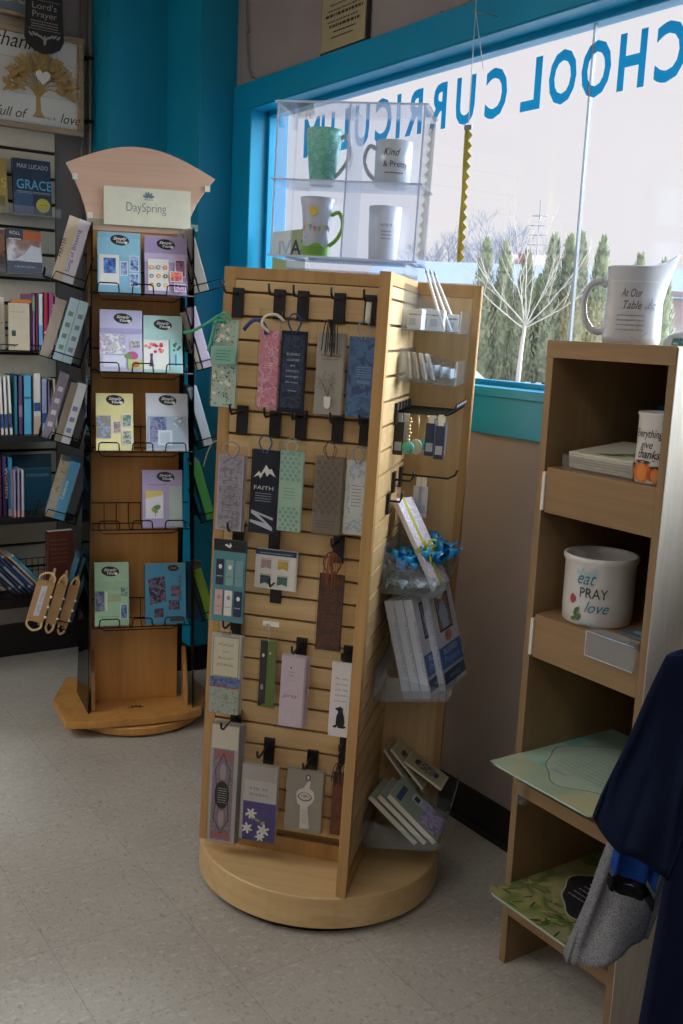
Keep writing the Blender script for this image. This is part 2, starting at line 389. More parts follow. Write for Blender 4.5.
LETTER, nt, b = newmat('window paint'); nt.nodes.remove(b); df = nt.nodes.new('ShaderNodeBsdfDiffuse'); tl = nt.nodes.new('ShaderNodeBsdfTranslucent'); mx = nt.nodes.new('ShaderNodeMixShader'); mx.inputs[0].default_value = .3
for n_ in (df, tl): n_.inputs['Color'].default_value = srgb('#156a94'); nt.links.new(n_.outputs[0], mx.inputs[1 if n_ is df else 2])
nt.links.new(mx.outputs[0], nt.nodes['Material Output'].inputs['Surface'])
mb = wl(MB(LETTER)); a = Art.plane(mb, (GX - .0012, 1.49, 1.942), (0, 1, 0), (0, 0, 1), 0, 0)
# written to be read from the street: mirrored from in here; each letter set at its own pitch
yc = {0: 1.485, 1: 1.597, 2: 1.706, 3: 1.815, 4: 1.924, 5: 2.033, 6: 2.165, 7: 2.29, 8: 2.412, 9: 2.522, 10: 2.598, 11: 2.675, 12: 2.79, 13: 2.90, 14: 2.99, 15: 3.09}
for i, ch in enumerate('SCHOOLCURRICULUM'):
    V, F = text_geo(ch, 'CENTER', .03); w = max(v[0] for v in V) - min(v[0] for v in V)
    wd = {'I': .020, 'L': .072, 'O': .093, 'C': .085, 'M': .10}.get(ch, .080)
    y = yc[i]; xs = [v[0] for v in V]; x0, x1 = min(xs), max(xs); k = .124 / .73
    mb.add([(GX - .0015, y + (v[0] - (x0 + x1) / 2) / (x1 - x0) * wd, 1.942 + v[1] * k) for v in V], F, LETTER)
mb.build('window_lettering', win)
# conduits
CON = flat('#8f8d8b', .4, .3, name='conduit')
p0 = W(90, 0, Y=YB - .02); p1 = W(88, 150, Y=YB - .02)
mb = MB(CON); x = p0.x
mb.tube([(x, YB - .02, ZC - .01), (x + .002, YB - .018, 2.1), (x, YB - .02, 1.0)], .010, seg=8); mb.tube([(x - .03, YB - .015, ZC - .01), (x - .03, YB - .015, 1.0)], .005, seg=6)
for z in (2.33, 2.1, 1.6): mb.box(x - .02, x + .02, YB - .034, YB, z, z + .012, BLACK)
tag(mb.build('electrical_conduit'), 'grey metal conduit and thin cable running down the brown wall left of the teal corner', 'pipe')
mb = MB(CON); xx = XW - .012
pts = []
for px, py in ((247, -60), (246, 30), (247, 66), (252, 78), (262, 81), (290, 74), (320, 64), (370, 45), (400, 33), (440, 14), (500, -12)):
    q = W(px, py, X=xx); pts.append(q)
mb.tube(pts, .0035, seg=6)
for q in (pts[1], pts[5], pts[7], pts[9]): mb.box(xx - .004, XW - .0005, q.y - .008, q.y + .008, q.z - .008, q.z + .006, CON)
tag(mb.build('surface_cable'), 'thin grey cable clipped along the top of the teal window casing', 'cable')
# unseen ceiling panels, added as fill light for the room
def fill_mat(k):
    m, nt, b = newmat('fill light panel'); b.inputs['Emission Color'].default_value = (1, .97, .935, 1); b.inputs['Emission Strength'].default_value = FILL * k; b.inputs['Base Color'].default_value = (.8, .8, .8, 1); return m
FILL_HI, FILL_LO = fill_mat(1.7), fill_mat(.68)   # added fill: stronger over the back, weaker over the rest
for i, (x, y) in enumerate(((-.2, .9), (-.2, -1.6), (-2.2, .9), (-2.2, -1.6), (-2.2, 3.1), (-1.1, 3.0))):
    t = thing('fill_light', 'added white fill light panel above the shop floor, out of view', 'light', ROOM, (x, y, ZC - .06), 0, 'added ceiling fill lights')
    m2 = MB(WHITE); m2.box(-.31, .31, -.61, -.59, 0, .06); m2.box(-.31, .31, .59, .61, 0, .06); m2.box(-.31, -.29, -.59, .59, 0, .06); m2.box(.29, .31, -.59, .59, 0, .06); m2.build('light_frame', t)
    m2 = MB(FILL_HI if y > 2 else FILL_LO); m2.box(-.29, .29, -.59, .59, .01, .03); m2.build('diffuser', t)
SPIN.begin()
# ------------------------------------------------------------------ rotating bookmark spinner
ZB, ZTOP = .095, 1.488
GRV = [1.434 - .0535 * k for k in range(0, 25)]
spin = thing('bookmark_spinner', 'square maple slatwall spinner on a round plinth in the middle, hung with bookmarks', 'display rack', SPIN, (0, 0, 0))
mb = MB(MAPLE_H); mb.lathe([(0, .018), (.303, .018), (.305, .02), (.305, .092), (.303, .095), (0, .095)], seg=72, smooth=False); 
mb.build('base_disc', spin)
mb = MB(BLACK); mb.lathe([(0, 0), (.285, 0), (.285, .018), (0, .018)], seg=48); mb.build('base_plinth', spin)
GROOVE = wood('slat groove', '#8a6a44', '#765a3a', (2, 26, 40))
GROOVED = GROOVE
def panel(ang, xr=.112, xl=-.280):
    mb = MB(MAPLE_H); mb.M = Rz(ang); yo = -.127
    mb.box(xl, xr, yo + .011, yo + .019, ZB, ZTOP, MAPLE, {'front': GROOVE})
    # frame
    mb.box(xl, xl + .026, yo, yo + .011, ZB, ZTOP, MAPLE_E); mb.box(xl + .026, xr, yo, yo + .011, 1.462, ZTOP, MAPLE_E)
    mb.box(xl + .026, xr, yo + .001, yo + .011, 1.4365, 1.460, MAPLE_H); mb.box(xl + .026, xr, yo, yo + .011, ZB, .135, MAPLE_E)
    mb.box(xl - .0015, xl, yo, yo + .019, ZB, ZTOP, MAPLE_E)
    for i in range(len(GRV) - 1):
        z1, z0 = GRV[i] - .003, GRV[i + 1] + .003
        if z0 < .137: z0 = .137
        if z1 > z0: mb.box(xl + .026, xr, yo + .001, yo + .011, z0, z1, MAPLE_H)
    o = mb.build('slatwall_panel', spin, bevel=.0008)
    m2 = MB(MAPLE); m2.M = Rz(ang); m2.box(xl + .018, xr, yo + .019, yo + .0215, ZB + .05, ZTOP - .03); 
    m2.box(xl, xl + .018, yo + .019, yo + .024, ZB, ZTOP, MAPLE_E); m2.box(xl + .018, xr, yo + .019, yo + .024, ZTOP - .03, ZTOP, MAPLE_E)
    m2.build('panel_back', o, bevel=.0008)
for k in range(4): panel(k * PI / 2, xl=-.279 if k == 2 else -.280)
mb = MB(MAPLE); mb.box(-.106, .106, -.106, .106, ZTOP - .02, ZTOP - .002); mb.build('top_board', spin, bevel=.001)
def hook(x, z, L=.11, face=0, y0=-.127, plate=True, white=False, twin=False):
    """slatwall hook: plate in the groove, prong reaching out with an upturned tip"""
    mb = MB(BLACK); mb.M = Rz(face)
    if plate: mb.box(x - .013, x + .013, y0 - .006, y0, z - .052, z + .014)
    mb.tube([(x, y0 - .004, z), (x, y0 - L * .85, z), (x, y0 - L * .97, z + .008), (x, y0 - L, z + .022)], .0028, seg=6)
    return mb.build('hook', spin)

SLV = clear('thin polybag', '#fbfbfb', .006, .06, 1.22)
def pattern_bits(seed): return random.Random(seed)
def bookmark(name, label, TLp, TRp, BLp, y, paint, body, n=1, sleeve=True, tassel=None, hz=None, hx=None, gap=.0016, group=None, cat='bookmark', hl=None, hookdx=0, stub=None, thick=.0012, mat_n=None, plate=True):
    a, b, c = SPIN.loc(*TLp, y=y), SPIN.loc(*TRp, y=y), SPIN.loc(*BLp, y=y)
    w = (b - a).length; h = a.z - c.z; x0 = (a.x + c.x) / 2; z0 = c.z
    t = thing(name, label, cat, SPIN, (x0, y, z0), 0, group)
    mb = MB(body)
    mb.box(0, w, 0, thick, 0, h, body); ar = Art.plane(mb, (0, 0, 0), (1, 0, 0), (0, 0, 1))
    paint(ar, w, h); mb.build('card', t)
    rr = random.Random(int(x0 * 1e4) + int(z0 * 1e3))
    for i in range(1, n):
        m2 = MB(body); dx = rr.uniform(-.001, .003) * i ** .5; dy = thick + gap * i
        m2.box(dx, w + dx, dy, dy + thick, rr.uniform(-.002, .002), h + rr.uniform(-.001, .002), mat_n or body); m2.build('card', t)
    D = thick + gap * max(0, n - 1) + .002
    if sleeve:
        m2 = MB(SLV); top = sleeve if isinstance(sleeve, float) else .004
        m2.box(-.004, w + .004, -.0035, D + .0015, -.003, h + top); m2.build('plastic_sleeve', t)
    if tassel: tassel(t, w, h)
    # the prong it hangs from
    hzz = hz if hz is not None else z0 + h - .006
    L = hl or (-(y) - .127 + D + .022)
    hook(x0 + w / 2 + hookdx, hzz, L, plate=plate)
    return t
def loop(col, r=.0012, dz=.035, dx=.008, bow=0):
    def f(t, w, h):
        mb = MB(flat(col, .7, var=.1, vs=200)); c = w / 2
        mb.tube([(c - .003, -.002, h - .006), (c - dx, -.006, h + dz * .5), (c - dx * .4, -.004, h + dz), (c + dx * .5, 0, h + dz * .9), (c + dx, -.004, h + dz * .45), (c + .003, -.002, h - .006)], r, seg=6, soft=5); mb.build('ribbon_loop', t)
    return f
def ribbon(col, pts, wd=.006, name='ribbon'):
    def f(t, w, h):
        m = flat(col, .55, var=.1, vs=90); mb = MB(m)
        for P in pts:
            K = MB(); K.tube([Vector((p[0] * w, p[1], h + p[2])) for p in P], .001, m, seg=3, soft=5, caps=False); P = [(K.v[3 * i] + K.v[3 * i + 1] + K.v[3 * i + 2]) / 3 for i in range(len(K.v) // 3)]; vs = []; fs = []
            for i, p in enumerate(P):
                d = (P[min(i + 1, len(P) - 1)] - P[max(i - 1, 0)]); s = Vector((-d.z, 0, d.x)); s = s.normalized() * wd / 2 if s.length > 0 else Vector((wd / 2, 0, 0))
                vs += [p - s, p + s]
            for i in range(len(P) - 1): fs.append((2 * i, 2 * i + 1, 2 * i + 3, 2 * i + 2))
            mb.add(vs, fs, m, True)
        mb.build(name, t, solid=.0006)
    return f
def strands(col, n=7, L=.05, up=.03, r=.0008, drop=0.0, beads=None, seed=3):
    def f(t, w, h):
        mb = MB(flat(col, .7, var=.1, vs=200)); rr = random.Random(seed)
        for i in range(n):
            a = rr.uniform(-1, 1); mb.tube([(w / 2, -.004, h - .004), (w / 2 + a * .006, -.010, h + up), (w / 2 + a * .014, -.014, h + up * .6), (w / 2 + a * .018, -.016, h + up - L + rr.uniform(-.008, .008) - drop)], r, seg=4, soft=4)
        mb.build('tassel', t)
        if beads:
            m2 = MB(flat(beads, .3)); 
            for i in range(3): m2.ball((w / 2 + .004 * i, -.016, h + up * .5 - .008 * i), .003, seg=8, rings=6)
            m2.build('beads', t)
    return f
def multi(*fs):
    def f(t, w, h):
        for g in fs: g(t, w, h)
    return f
cream = '#ded9c8'
G1, G2, G3 = flat('#2f5a4c', .6, var=.1), flat('#6fa58f', .6), flat('#c9d8cc', .6)
def p_floral(ar, w, h):
    r = random.Random(5)
    for band in ((.02, .47), (.72, .98)):
        for i in range(60 if band[0] < .5 else 32):
            x, y = r.uniform(.05, .93) * w, h * r.uniform(*band); ar.oval(x, y, r.uniform(.0016, .0042), r.uniform(.0008, .0016), (G1, G1, G2)[i % 3], 7, r.uniform(0, 3))
        for i in range(7): ar.oval(r.uniform(.15, .85) * w, h * r.uniform(band[0] + .04, band[1] - .04), .0045, .004, flat('#e3e3d2', .6), 8)
    ar.rect(0, h * .5, w, h * .70, flat('#7fb59f', .6))
    for k in range(4): ar.scrawl(w * .2, w * .8, h * (.54 + .035 * k), .0016, G1, k)
M_ = lambda n, c, s=60, **k: blotch(n, c, s, **k)
def p_text(lines, mat, y0=.75, dy=.07, hh=.0045, serif=False):
    def f(ar, w, h):
        for i, s in enumerate(lines): ar.text(s, w / 2, h * (y0 - dy * i), hh, mat, width=min(w * .84, len(s) * hh * .62))
    return f
WH = flat('#dcdcd8', .6, var=0); DK = flat('#2b2a2c', .7, var=0); GR = flat('#6d6a66', .7, var=0)
def p_navy(ar, w, h):
    a = flat('#b9c4cc', .6, var=0); ar.rect(w * .08, h * .05, w * .92, h * .95, M_('night leaves', ['#0e1830', '#142240', '#2a4064', '#0a1224'], 70))
    for i, s in enumerate(('KIND', 'words', 'are', 'STRONG', 'wings', 'like honey')): ar.text(s, w * .5, h * (.70 - .068 * i), .0055 if i % 2 == 0 else .0042, a, width=w * (.5 if i != 2 else .2))
    ar.rect(w * .35, h * .655, w * .75, h * .658, a); ar.scrawl(w * .35, w * .7, h * .26, .0016, a)
def p_butterfly(ar, w, h):
    cx, cy = w * .5, h * .86
    for s in (-1, 1):
        ar.poly([(cx, cy), (cx + s * .007, cy + .006), (cx + s * .0095, cy + .004), (cx + s * .007, cy - .001)], GR); ar.poly([(cx, cy), (cx + s * .006, cy - .001), (cx + s * .005, cy - .006), (cx + s * .002, cy - .005)], GR)
    ar.text('Grow in Grace', w / 2, h * .72, .0038, DK, width=w * .7, shear=.3); ar.scrawl(w * .2, w * .8, h * .68, .0012, GR)
    r = random.Random(2); bx, by = w * .5, h * .22
    for i in range(9):
        a = PI / 2 + r.uniform(-.8, .8); L = r.uniform(.03, .055); ex, ey = bx + L * math.cos(a) * .6, by + L * math.sin(a)
        ar.line([(bx, by), ((bx + ex) / 2 + .001, (by + ey) / 2), (ex, ey)], .0007, GR)
        for k in range(4): ar.oval(ex + r.uniform(-.004, .004), ey - .006 * k + r.uniform(-.002, .002), .0022, .0012, (GR, flat('#8a8590', .6))[k % 2], 7, r.uniform(0, 3))
    ar.poly([(bx - .008, by), (bx - .007, by - .02), (bx - .003, by - .026), (bx + .003, by - .026), (bx + .007, by - .02), (bx + .008, by)], WH); ar.rect(bx - .005, by - .018, bx - .004, by - .004, flat('#c8c4be'))
def p_blue(ar, w, h):
    ar.rect(0, 0, w, h, M_('blue wash print', ['#3d5c84', '#44679a', '#5277a5', '#36507a'], 45)); ar.text('hope', w * .6, h * .42, .009, flat('#93abc6'), width=w * .45, shear=.2)
    for k in range(5): ar.scrawl(w * .3, w * .85, h * (.62 - .03 * k), .0014, flat('#8fa6c4'), k)
    ar.rect(0, h * .60, w, h * .602, flat('#2b4266'))
def p_pink(ar, w, h):
    ar.rect(0, 0, w, h, M_('pink rose print', ['#c9798b', '#d993a3', '#c46f86', '#e0b6c4', '#b8758f'], 50)); ar.rect(w * .06, h * .03, w * .9, h * .034, flat('#e6c8d0'))
    for k in range(3): ar.scrawl(w * .25, w * .75, h * (.52 + .03 * k), .0013, flat('#f0dbe2'), k)
def p_lilac(ar, w, h):
    ar.rect(w * .07, h * .02, w * .93, h * .98, M_('lace print', ['#8f8a96', '#a39ea8', '#98929e', '#7f7a86'], 90))
    for k in range(12): ar.scrawl(w * .2, w * .8, h * (.7 - .04 * k), .0016, flat('#74707a'), k)
def p_faith(ar, w, h):
    ar.rect(0, 0, w, h, flat('#121a2c', .6, spec=.3)); c = WH
    ar.poly([(w * .1, h * .67), (w * .3, h * .75), (w * .38, h * .72), (w * .55, h * .83), (w * .68, h * .77), (w * .75, h * .79), (w * .92, h * .69), (w * .7, h * .73), (w * .6, h * .69), (w * .5, h * .75), (w * .36, h * .66), (w * .28, h * .70)], c)
    ar.text('FAITH', w / 2, h * .53, .0085, c, width=w * .72)
    for k in range(4): ar.scrawl(w * .2, w * .8, h * (.48 - .03 * k), .0016, flat('#9aa3b4'), k)
    ar.poly([(w * .08, h * .28), (w * .9, h * .2), (w * .9, h * .17), (w * .35, h * .23), (w * .9, h * .08), (w * .9, h * .04), (w * .05, h * .13), (w * .05, h * .16), (w * .6, h * .13), (w * .08, h * .24)], flat('#b9bfca'))
def p_teal(ar, w, h):
    T1, T2 = flat('#4f8f96'), flat('#9dc4bd'); r = random.Random(1)
    for b0, b1 in ((0, 6), (12, 19)):
        for i in range(b0, b1):
            for j in range(4):
                x, y = w * (.14 + .24 * j + (.12 if i % 2 else 0)), h * (.03 + .052 * i)
                if x < w * .96: ar.oval(x, y, .0032, .0032, T1, 12).oval(x, y, .0016, .0016, T2, 8)
    for k in range(4): ar.scrawl(w * .25, w * .75, h * (.42 + .04 * k), .0016, flat('#5d8a80'), k)
def p_scallop(ar, w, h):
    a, b = flat('#4f463d'), flat('#a09383')
    for i in range(11):
        for j in range(4):
            x, y = w * (.12 + .25 * j + (.125 if i % 2 else 0)), h * (.93 - .062 * i)
            if x < w * .97: ar.poly([(x - .0045, y), (x, y - .008), (x + .0045, y), (x, y + .003)], a).oval(x, y - .001, .0012, .002, b, 8)
    for k in range(3): ar.scrawl(w * .15, w * .85, h * (.17 - .04 * k), .0018, flat('#4e463f'), k)
def p_bluefloral(ar, w, h):
    ar.rect(w * .08, h * .03, w * .92, h * .96, M_('pale blue flowers', ['#c3ccd2', '#b7c4cc', '#8fa5b8', '#ccd2d2', '#c2c8c4'], 70))
    ar.oval(w / 2, h * .5, w * .3, h * .28, flat('#c9cfd0'))
    for k in range(7): ar.scrawl(w * .3, w * .72, h * (.66 - .045 * k), .0017, GR, k)
A_ = bookmark
A_('bookmark', 'pale green floral bookmark with green ribbon, far left of the top row', (213, 319), (237.5, 320), (211.5, 405.5), -.205, p_floral, flat('#b8cdbd', .5), 3,
   tassel=multi(ribbon('#3ea27c', [[(.5, -.003, -.008), (.25, -.006, .008), (-.1, -.010, -.006), (-.75, -.014, -.028), (-1.15, -.016, -.034)], [(.42, -.004, -.004), (.15, -.008, -.005), (0, -.010, -.04), (-.12, -.012, -.07)], [(.3, -.005, .010), (.5, -.005, .014), (.7, -.005, -.002)]], .007)), hz=1.428)
A_('bookmark', 'pink rose-print bookmark in a clear sleeve, top row', (260.8, 329.5), (280, 330), (256.8, 408), -.19, p_pink, flat('#cf8a9a', .45), 3, sleeve=.045, tassel=multi(ribbon('#24407c', [[(-.9, 0, -.004), (-.5, -.002, .016), (-.1, -.004, .020), (.25, -.004, .006), (.3, -.004, -.010)]], .009), ribbon('#d8cdb4', [[(.5, -.004, -.006), (.1, -.008, .012), (.3, -.010, .03), (.8, -.006, .034), (1.2, -.004, .022)]], .006)), hz=1.43)
A_('bookmark', 'dark navy bookmark printed with white words, top row beside the pink one', (280.5, 330), (306, 331.5), (279, 411), -.188, p_navy, flat('#111a2e', .4, spec=.3), 4, sleeve=.03, tassel=loop('#26406e', .002, .036, .014), hz=1.43)
A_('bookmark', 'grey bookmark with a butterfly and a vase of flowers, top row', (317.8, 332.7), (345, 333), (314, 413), -.188, p_butterfly, flat('#9f9b92', .6), 4, sleeve=.02, tassel=strands('#15161c', 12, .07, .028, .0012), hz=1.43)
A_('bookmark', 'plain blue bookmark, rightmost of the top row', (348.6, 336), (376, 336.5), (346, 416), -.183, p_blue, flat('#3f5f8a', .5), 4, sleeve=.03, tassel=multi(loop('#8aa0b4', .0014, .035, .012), ribbon('#d9d9d4', [[(.6, -.002, .03), (.62, -.002, .075)]], .012)), hz=1.43)
A_('bookmark', 'pale lilac lace-print bookmark with a grey cord, far left of the second row', (218, 454), (244, 454.5), (216, 529), -.195, p_lilac, flat('#a8a2ad', .5), 4, sleeve=.02,
   tassel=multi(loop('#a79ba0', .0018, .03, .018), lambda t, w, h: MB(flat('#8f8878', .6)).tube([(w * .4, -.004, h + .02), (-.006, -.008, h + .03), (-.022, -.010, h + .005), (-.030, -.012, h - .03)], .0016, seg=5, soft=5).build('cord', t)), hz=1.165)
A_('bookmark', 'black bookmark reading FAITH under white mountains, second row', (251.3, 449), (278.3, 450), (249, 532), -.195, p_faith, flat('#1b2233', .5), 4, sleeve=.03, tassel=loop('#4d5f86', .002, .034, .014), hz=1.165)
A_('bookmark', 'mint bookmark patterned with teal circles, second row', (279.2, 450), (302.5, 452.5), (277.8, 530), -.193, p_teal, flat('#a9c9b5', .5), 3, sleeve=.02, tassel=multi(loop('#9ab8a4', .001, .03, .016), loop('#cfd6cc', .0008, .022, .012)), hz=1.165)
A_('bookmark', 'brown scallop-patterned bookmark with a tan cord, second row', (315.7, 455.6), (343.5, 457), (312, 532.5), -.19, p_scallop, flat('#7d7266', .5), 4, sleeve=.03, tassel=multi(loop('#a8774c', .0016, .03, .015), loop('#5c4434', .001, .036, .010)), hz=1.165)
A_('bookmark', 'white bookmark with pale blue flowers, rightmost of the second row', (346.2, 460), (368.5, 461.5), (343.5, 533.5), -.185, p_bluefloral, flat('#c6cbc9', .5), 4, sleeve=.03, tassel=multi(loop('#8494a4', .0016, .03, .012)), hz=1.165)
def p_mag6(ar, w, h):
    ar.rect(0, h * .86, w, h, flat('#17191e', .5)); ar.poly([(w * .33, h * .93), (w * .5, h * .90), (w * .56, h * .93), (w * .5, h * .965), (w * .47, h * .93), (w * .40, h * .95)], WH)
    cs = ['#232c4c', '#7fa3a0', '#6f97a0', '#c4a3a0', '#d9d5d0', '#28304f']
    for i in range(6):
        x = w * (.10 + .30 * (i % 3)); y = h * (.45 if i < 3 else .08)
        ar.rect(x, y, x + w * .24, y + h * .31, flat(cs[i], .5)); ar.scrawl(x + w * .03, x + w * .2, y + h * .10, .002, flat('#b9c4cc' if i in (0, 5) else '#6d7076'), i); ar.oval(x + w * .13, y + h * .22, w * .06, h * .03, flat('#dfe4e4' if i in (0, 1, 5) else '#8d8f9a'), 6)
A_('bookmark_card', 'teal card holding six small magnetic bookmarks under a black header', (213.5, 538), (246, 540), (211.5, 620), -.185, p_mag6, flat('#4f8791', .5), 2, sleeve=False, hz=.898, cat='bookmark card', thick=.002)
def p_mag4(ar, w, h):
    ar.rect(0, h * .86, w, h, flat('#24385f', .5)); ar.scrawl(w * .1, w * .9, h * .90, .0022, flat('#9fb0cc'))
    for i, (c1, c2) in enumerate((('#b98f8f', '#9aa3a8'), ('#d3b04a', '#9b8f50'), ('#31455f', '#3d6a60'), ('#4d7a52', '#39577a'))):
        x, y = w * (.14 + .42 * (i % 2)), h * (.5 if i < 2 else .1)
        ar.poly([(x, y), (x + w * .12, y + h * .05), (x + w * .25, y), (x + w * .25, y + h * .24), (x, y + h * .24)], blotch('mini print', [c1, c2, c1], 300)); ar.scrawl(x, x + w * .28, y + h * .26, .0012, GR, i)
A_('bookmark_card', 'white card with four small magnetic bookmarks and a blue header strip', (255.3, 548), (296, 550), (255, 587), -.15, p_mag4, flat('#dcdad6', .5), 2, sleeve=False, hz=.898, cat='bookmark card', hookdx=-.012)
def leather(name, c): return blotch(name, c, 60, .45)
def p_none(ar, w, h): ar.rect(.0015, .0015, w - .0015, .002, flat('#3c2418')); ar.rect(.0015, h - .002, w - .0015, h - .0015, flat('#3c2418'))
A_('bookmark', 'dark brown leather bookmark with a beaded brown tassel, right of the third row', (318.6, 572.7), (342.6, 574.5), (316, 649), -.185, lambda ar, w, h: [ar.scrawl(w * .25, w * .75, h * (.75 - .05 * k), .0014, flat('#6b4633'), k) for k in range(9)], leather('dark brown leather', ['#4a2a1c', '#5a3322', '#402418']), 3,
   sleeve=.05, tassel=multi(strands('#8a5230', 9, .075, .05, .0012, beads='#8a3c2c'), loop('#7a4a30', .0016, .05, .02)), hz=.888)
def p_bullet(ar, w, h):
    ar.rect(w * .08, h * .48, w * .92, h * .97, flat('#cdc8ae', .6))
    for i, s in enumerate(('FOCUS', 'ON', 'BULLET', 'JOURNAL')): ar.text(s, w / 2, h * (.86 - .085 * i), .0062 if s != 'ON' else .004, flat('#6a6a60'), width=w * (.5 if i % 2 == 0 else .6) * (.35 if s == 'ON' else 1))
    for (a, b) in (((.07, .47), (.93, .47)), ((.07, .975), (.93, .975)), ((.07, .47), (.07, .975)), ((.93, .47), (.93, .975))): ar.line([(a[0] * w, a[1] * h), (b[0] * w, b[1] * h)], .0008, DK)
    ar.rect(0, h * .34, w, h * .46, blotch('indigo lace', ['#39446e', '#4a5a8c', '#6678a6'], 120)); ar.rect(0, h * .33, w, h * .345, flat('#9a3f4e')); ar.rect(0, 0, w, h * .33, blotch('garden print', ['#8fa3a0', '#a9b99a', '#7f95a6', '#b9b0a8', '#7d8f6a'], 130))
    ar.text('LOVE', w / 2, h * .18, .004, flat('#4e5f6a'), width=w * .4)
A_('bookmark', 'cream and blue patterned bookmark pack with printed words at the left edge', (211.5, 633), (241, 634.5), (209.5, 711), -.195, p_bullet, flat('#b9b8ac', .5), 6, sleeve=True, tassel=loop('#b0a89a', .001, .016, .012), hz=.672, thick=.002)
def p_dark(ar, w, h):
    ar.poly([(0, 0), (w * .45, h * .06), (w * .45, h), (0, h)], flat('#1c2018', .5)); ar.oval(w * .2, h * .78, w * .08, h * .03, WH, 6); ar.oval(w * .2, h * .3, w * .1, h * .05, flat('#9a9a90'), 5); ar.oval(w * .62, h * .82, w * .08, h * .02, flat('#c8c8a0'), 5)
A_('bookmark', 'narrow dark green bookmark pair with a white price tag on top', (260, 640), (276, 641.5), (258.5, 706), -.165, p_dark, flat('#5e7434', .5), 2, sleeve=True,
   tassel=multi(strands('#b8b0a0', 3, .0, .045, .0007), lambda t, w, h: (MB(WHITE).box(w * .1, w * 1.1, -.006, -.005, h + .038, h + .050)).build('price_tag', t)), hz=.775)
def p_pray(ar, w, h):
    ar.oval(w * .42, h * .84, .0022, .0022, DK, 10); ar.scrawl(w * .3, w * .6, h * .77, .003, flat('#a08a96')); ar.scrawl(w * .34, w * .56, h * .72, .003, flat('#8d8a8e'))
    ar.text('pray', w * .45, h * .42, .0085, DK, width=w * .62, shear=.25, bold=-.01); ar.oval(w * .3, h * .2, .003, .006, flat('#b9b39a'), 8); ar.scrawl(w * .2, w * .8, h * .66, .001, flat('#b3a3b0'))
A_('bookmark', 'thick pack of pale lilac tag bookmarks reading pray', (281.2, 655), (304.5, 656), (279, 725), -.185, p_pray, flat('#bfb0bd', .6), 10, sleeve=False, tassel=lambda t, w, h: MB(flat('#cfc8c4', .7)).tube([(w, .014, h * .6), (w + .007, .012, h * .56), (w + .010, .010, h * .5), (w + .003, .012, h * .47)], .0018, seg=5).build('cord', t), hz=.632, hookdx=.004)
def p_dog(ar, w, h):
    for i, s in enumerate(('Be the', 'person', 'your dog', 'thinks', 'you are')): ar.text(s, w * (.5 + .03 * (i % 2)), h * (.78 - .075 * i), .0042, flat('#5f6a9a'), width=w * .62, shear=.2)
    k = .001 * w / .019 * 1.0; ox, oy = w * .22, h * .12
    dog = [(0, 0), (3, 0), (4, 2), (5, 0), (10, 0), (13, 1), (12, 2.2), (10.5, 2.5), (11, 6), (10.5, 11), (9.2, 15), (8.6, 18.5), (7.6, 20.5), (5.6, 21.3), (4.2, 20.3), (1.8, 19.6), (1.2, 18.2), (3.6, 17.2), (4.3, 15.5), (3, 12), (2.6, 8), (2.6, 3), (0, 1.4)]
    ar.poly([(ox + a * k * .95, oy + b * k * .95) for a, b in dog], flat('#16171a', .6)); ar.poly([(ox + 6.4 * k, oy + 20 * k), (ox + 8.6 * k, oy + 18.6 * k), (ox + 8.4 * k, oy + 14.5 * k), (ox + 7 * k, oy + 15.5 * k)], flat('#26272c', .6))
A_('bookmark', 'white tag bookmark with a black sitting dog silhouette', (333, 662), (354, 663), (327, 735), -.185, p_dog, flat('#d3d1d6', .6), 4, sleeve=False, hz=.628, hookdx=.002)
def p_ornate(ar, w, h):
    ar.rect(w * .03, h * .80, w * .97, h * .995, flat('#c9c2b2', .6)); ar.rect(w * .10, h * .02, w * .86, h * .80, blotch('paisley', ['#6d5f7c', '#8f8598', '#4a4560', '#a59a9e', '#7a5358'], 190)); ar.rect(w * .16, h * .71, w * .80, h * .785, flat('#9a5f62')); ar.rect(w * .16, h * .035, w * .80, h * .09, flat('#9a5f62'))
    ar.oval(w * .48, h * .60, w * .17, h * .105, flat('#7a6f80'), 20).oval(w * .48, h * .60, w * .11, h * .08, flat('#a58f98'), 16); ar.oval(w * .48, h * .21, w * .17, h * .105, flat('#7a6f80'), 20).oval(w * .48, h * .21, w * .11, h * .08, flat('#a58f98'), 16)
    for s in (-1, 1): ar.line([(w * .48, h * .76), (w * (.48 + s * .27), h * .62), (w * (.48 + s * .2), h * .42), (w * (.48 + s * .27), h * .2), (w * .48, h * .08)], .0016, flat('#17171c'))
    ar.oval(w * .48, h * .41, w * .27, h * .12, flat('#1b2120'), 20); 
    for k in range(7): ar.scrawl(w * .33, w * .66, h * (.345 + .02 * k), .0011, flat('#c9c9b4'), k)
    ar.oval(w * .48, h * .535, .003, .003, flat('#a8552f')); ar.oval(w * .48, h * .285, .003, .003, flat('#a8552f'))
A_('bookmark_box', 'tall ornate purple and black boxed bookmark with white header, bottom left', (210.5, 723), (238, 724.5), (208.5, 840), -.20, p_ornate, flat('#a8a2a2', .5), 12, sleeve=True, hz=.432, hookdx=.002, thick=.002, cat='bookmark box', mat_n=flat('#8f8a8c', .5))
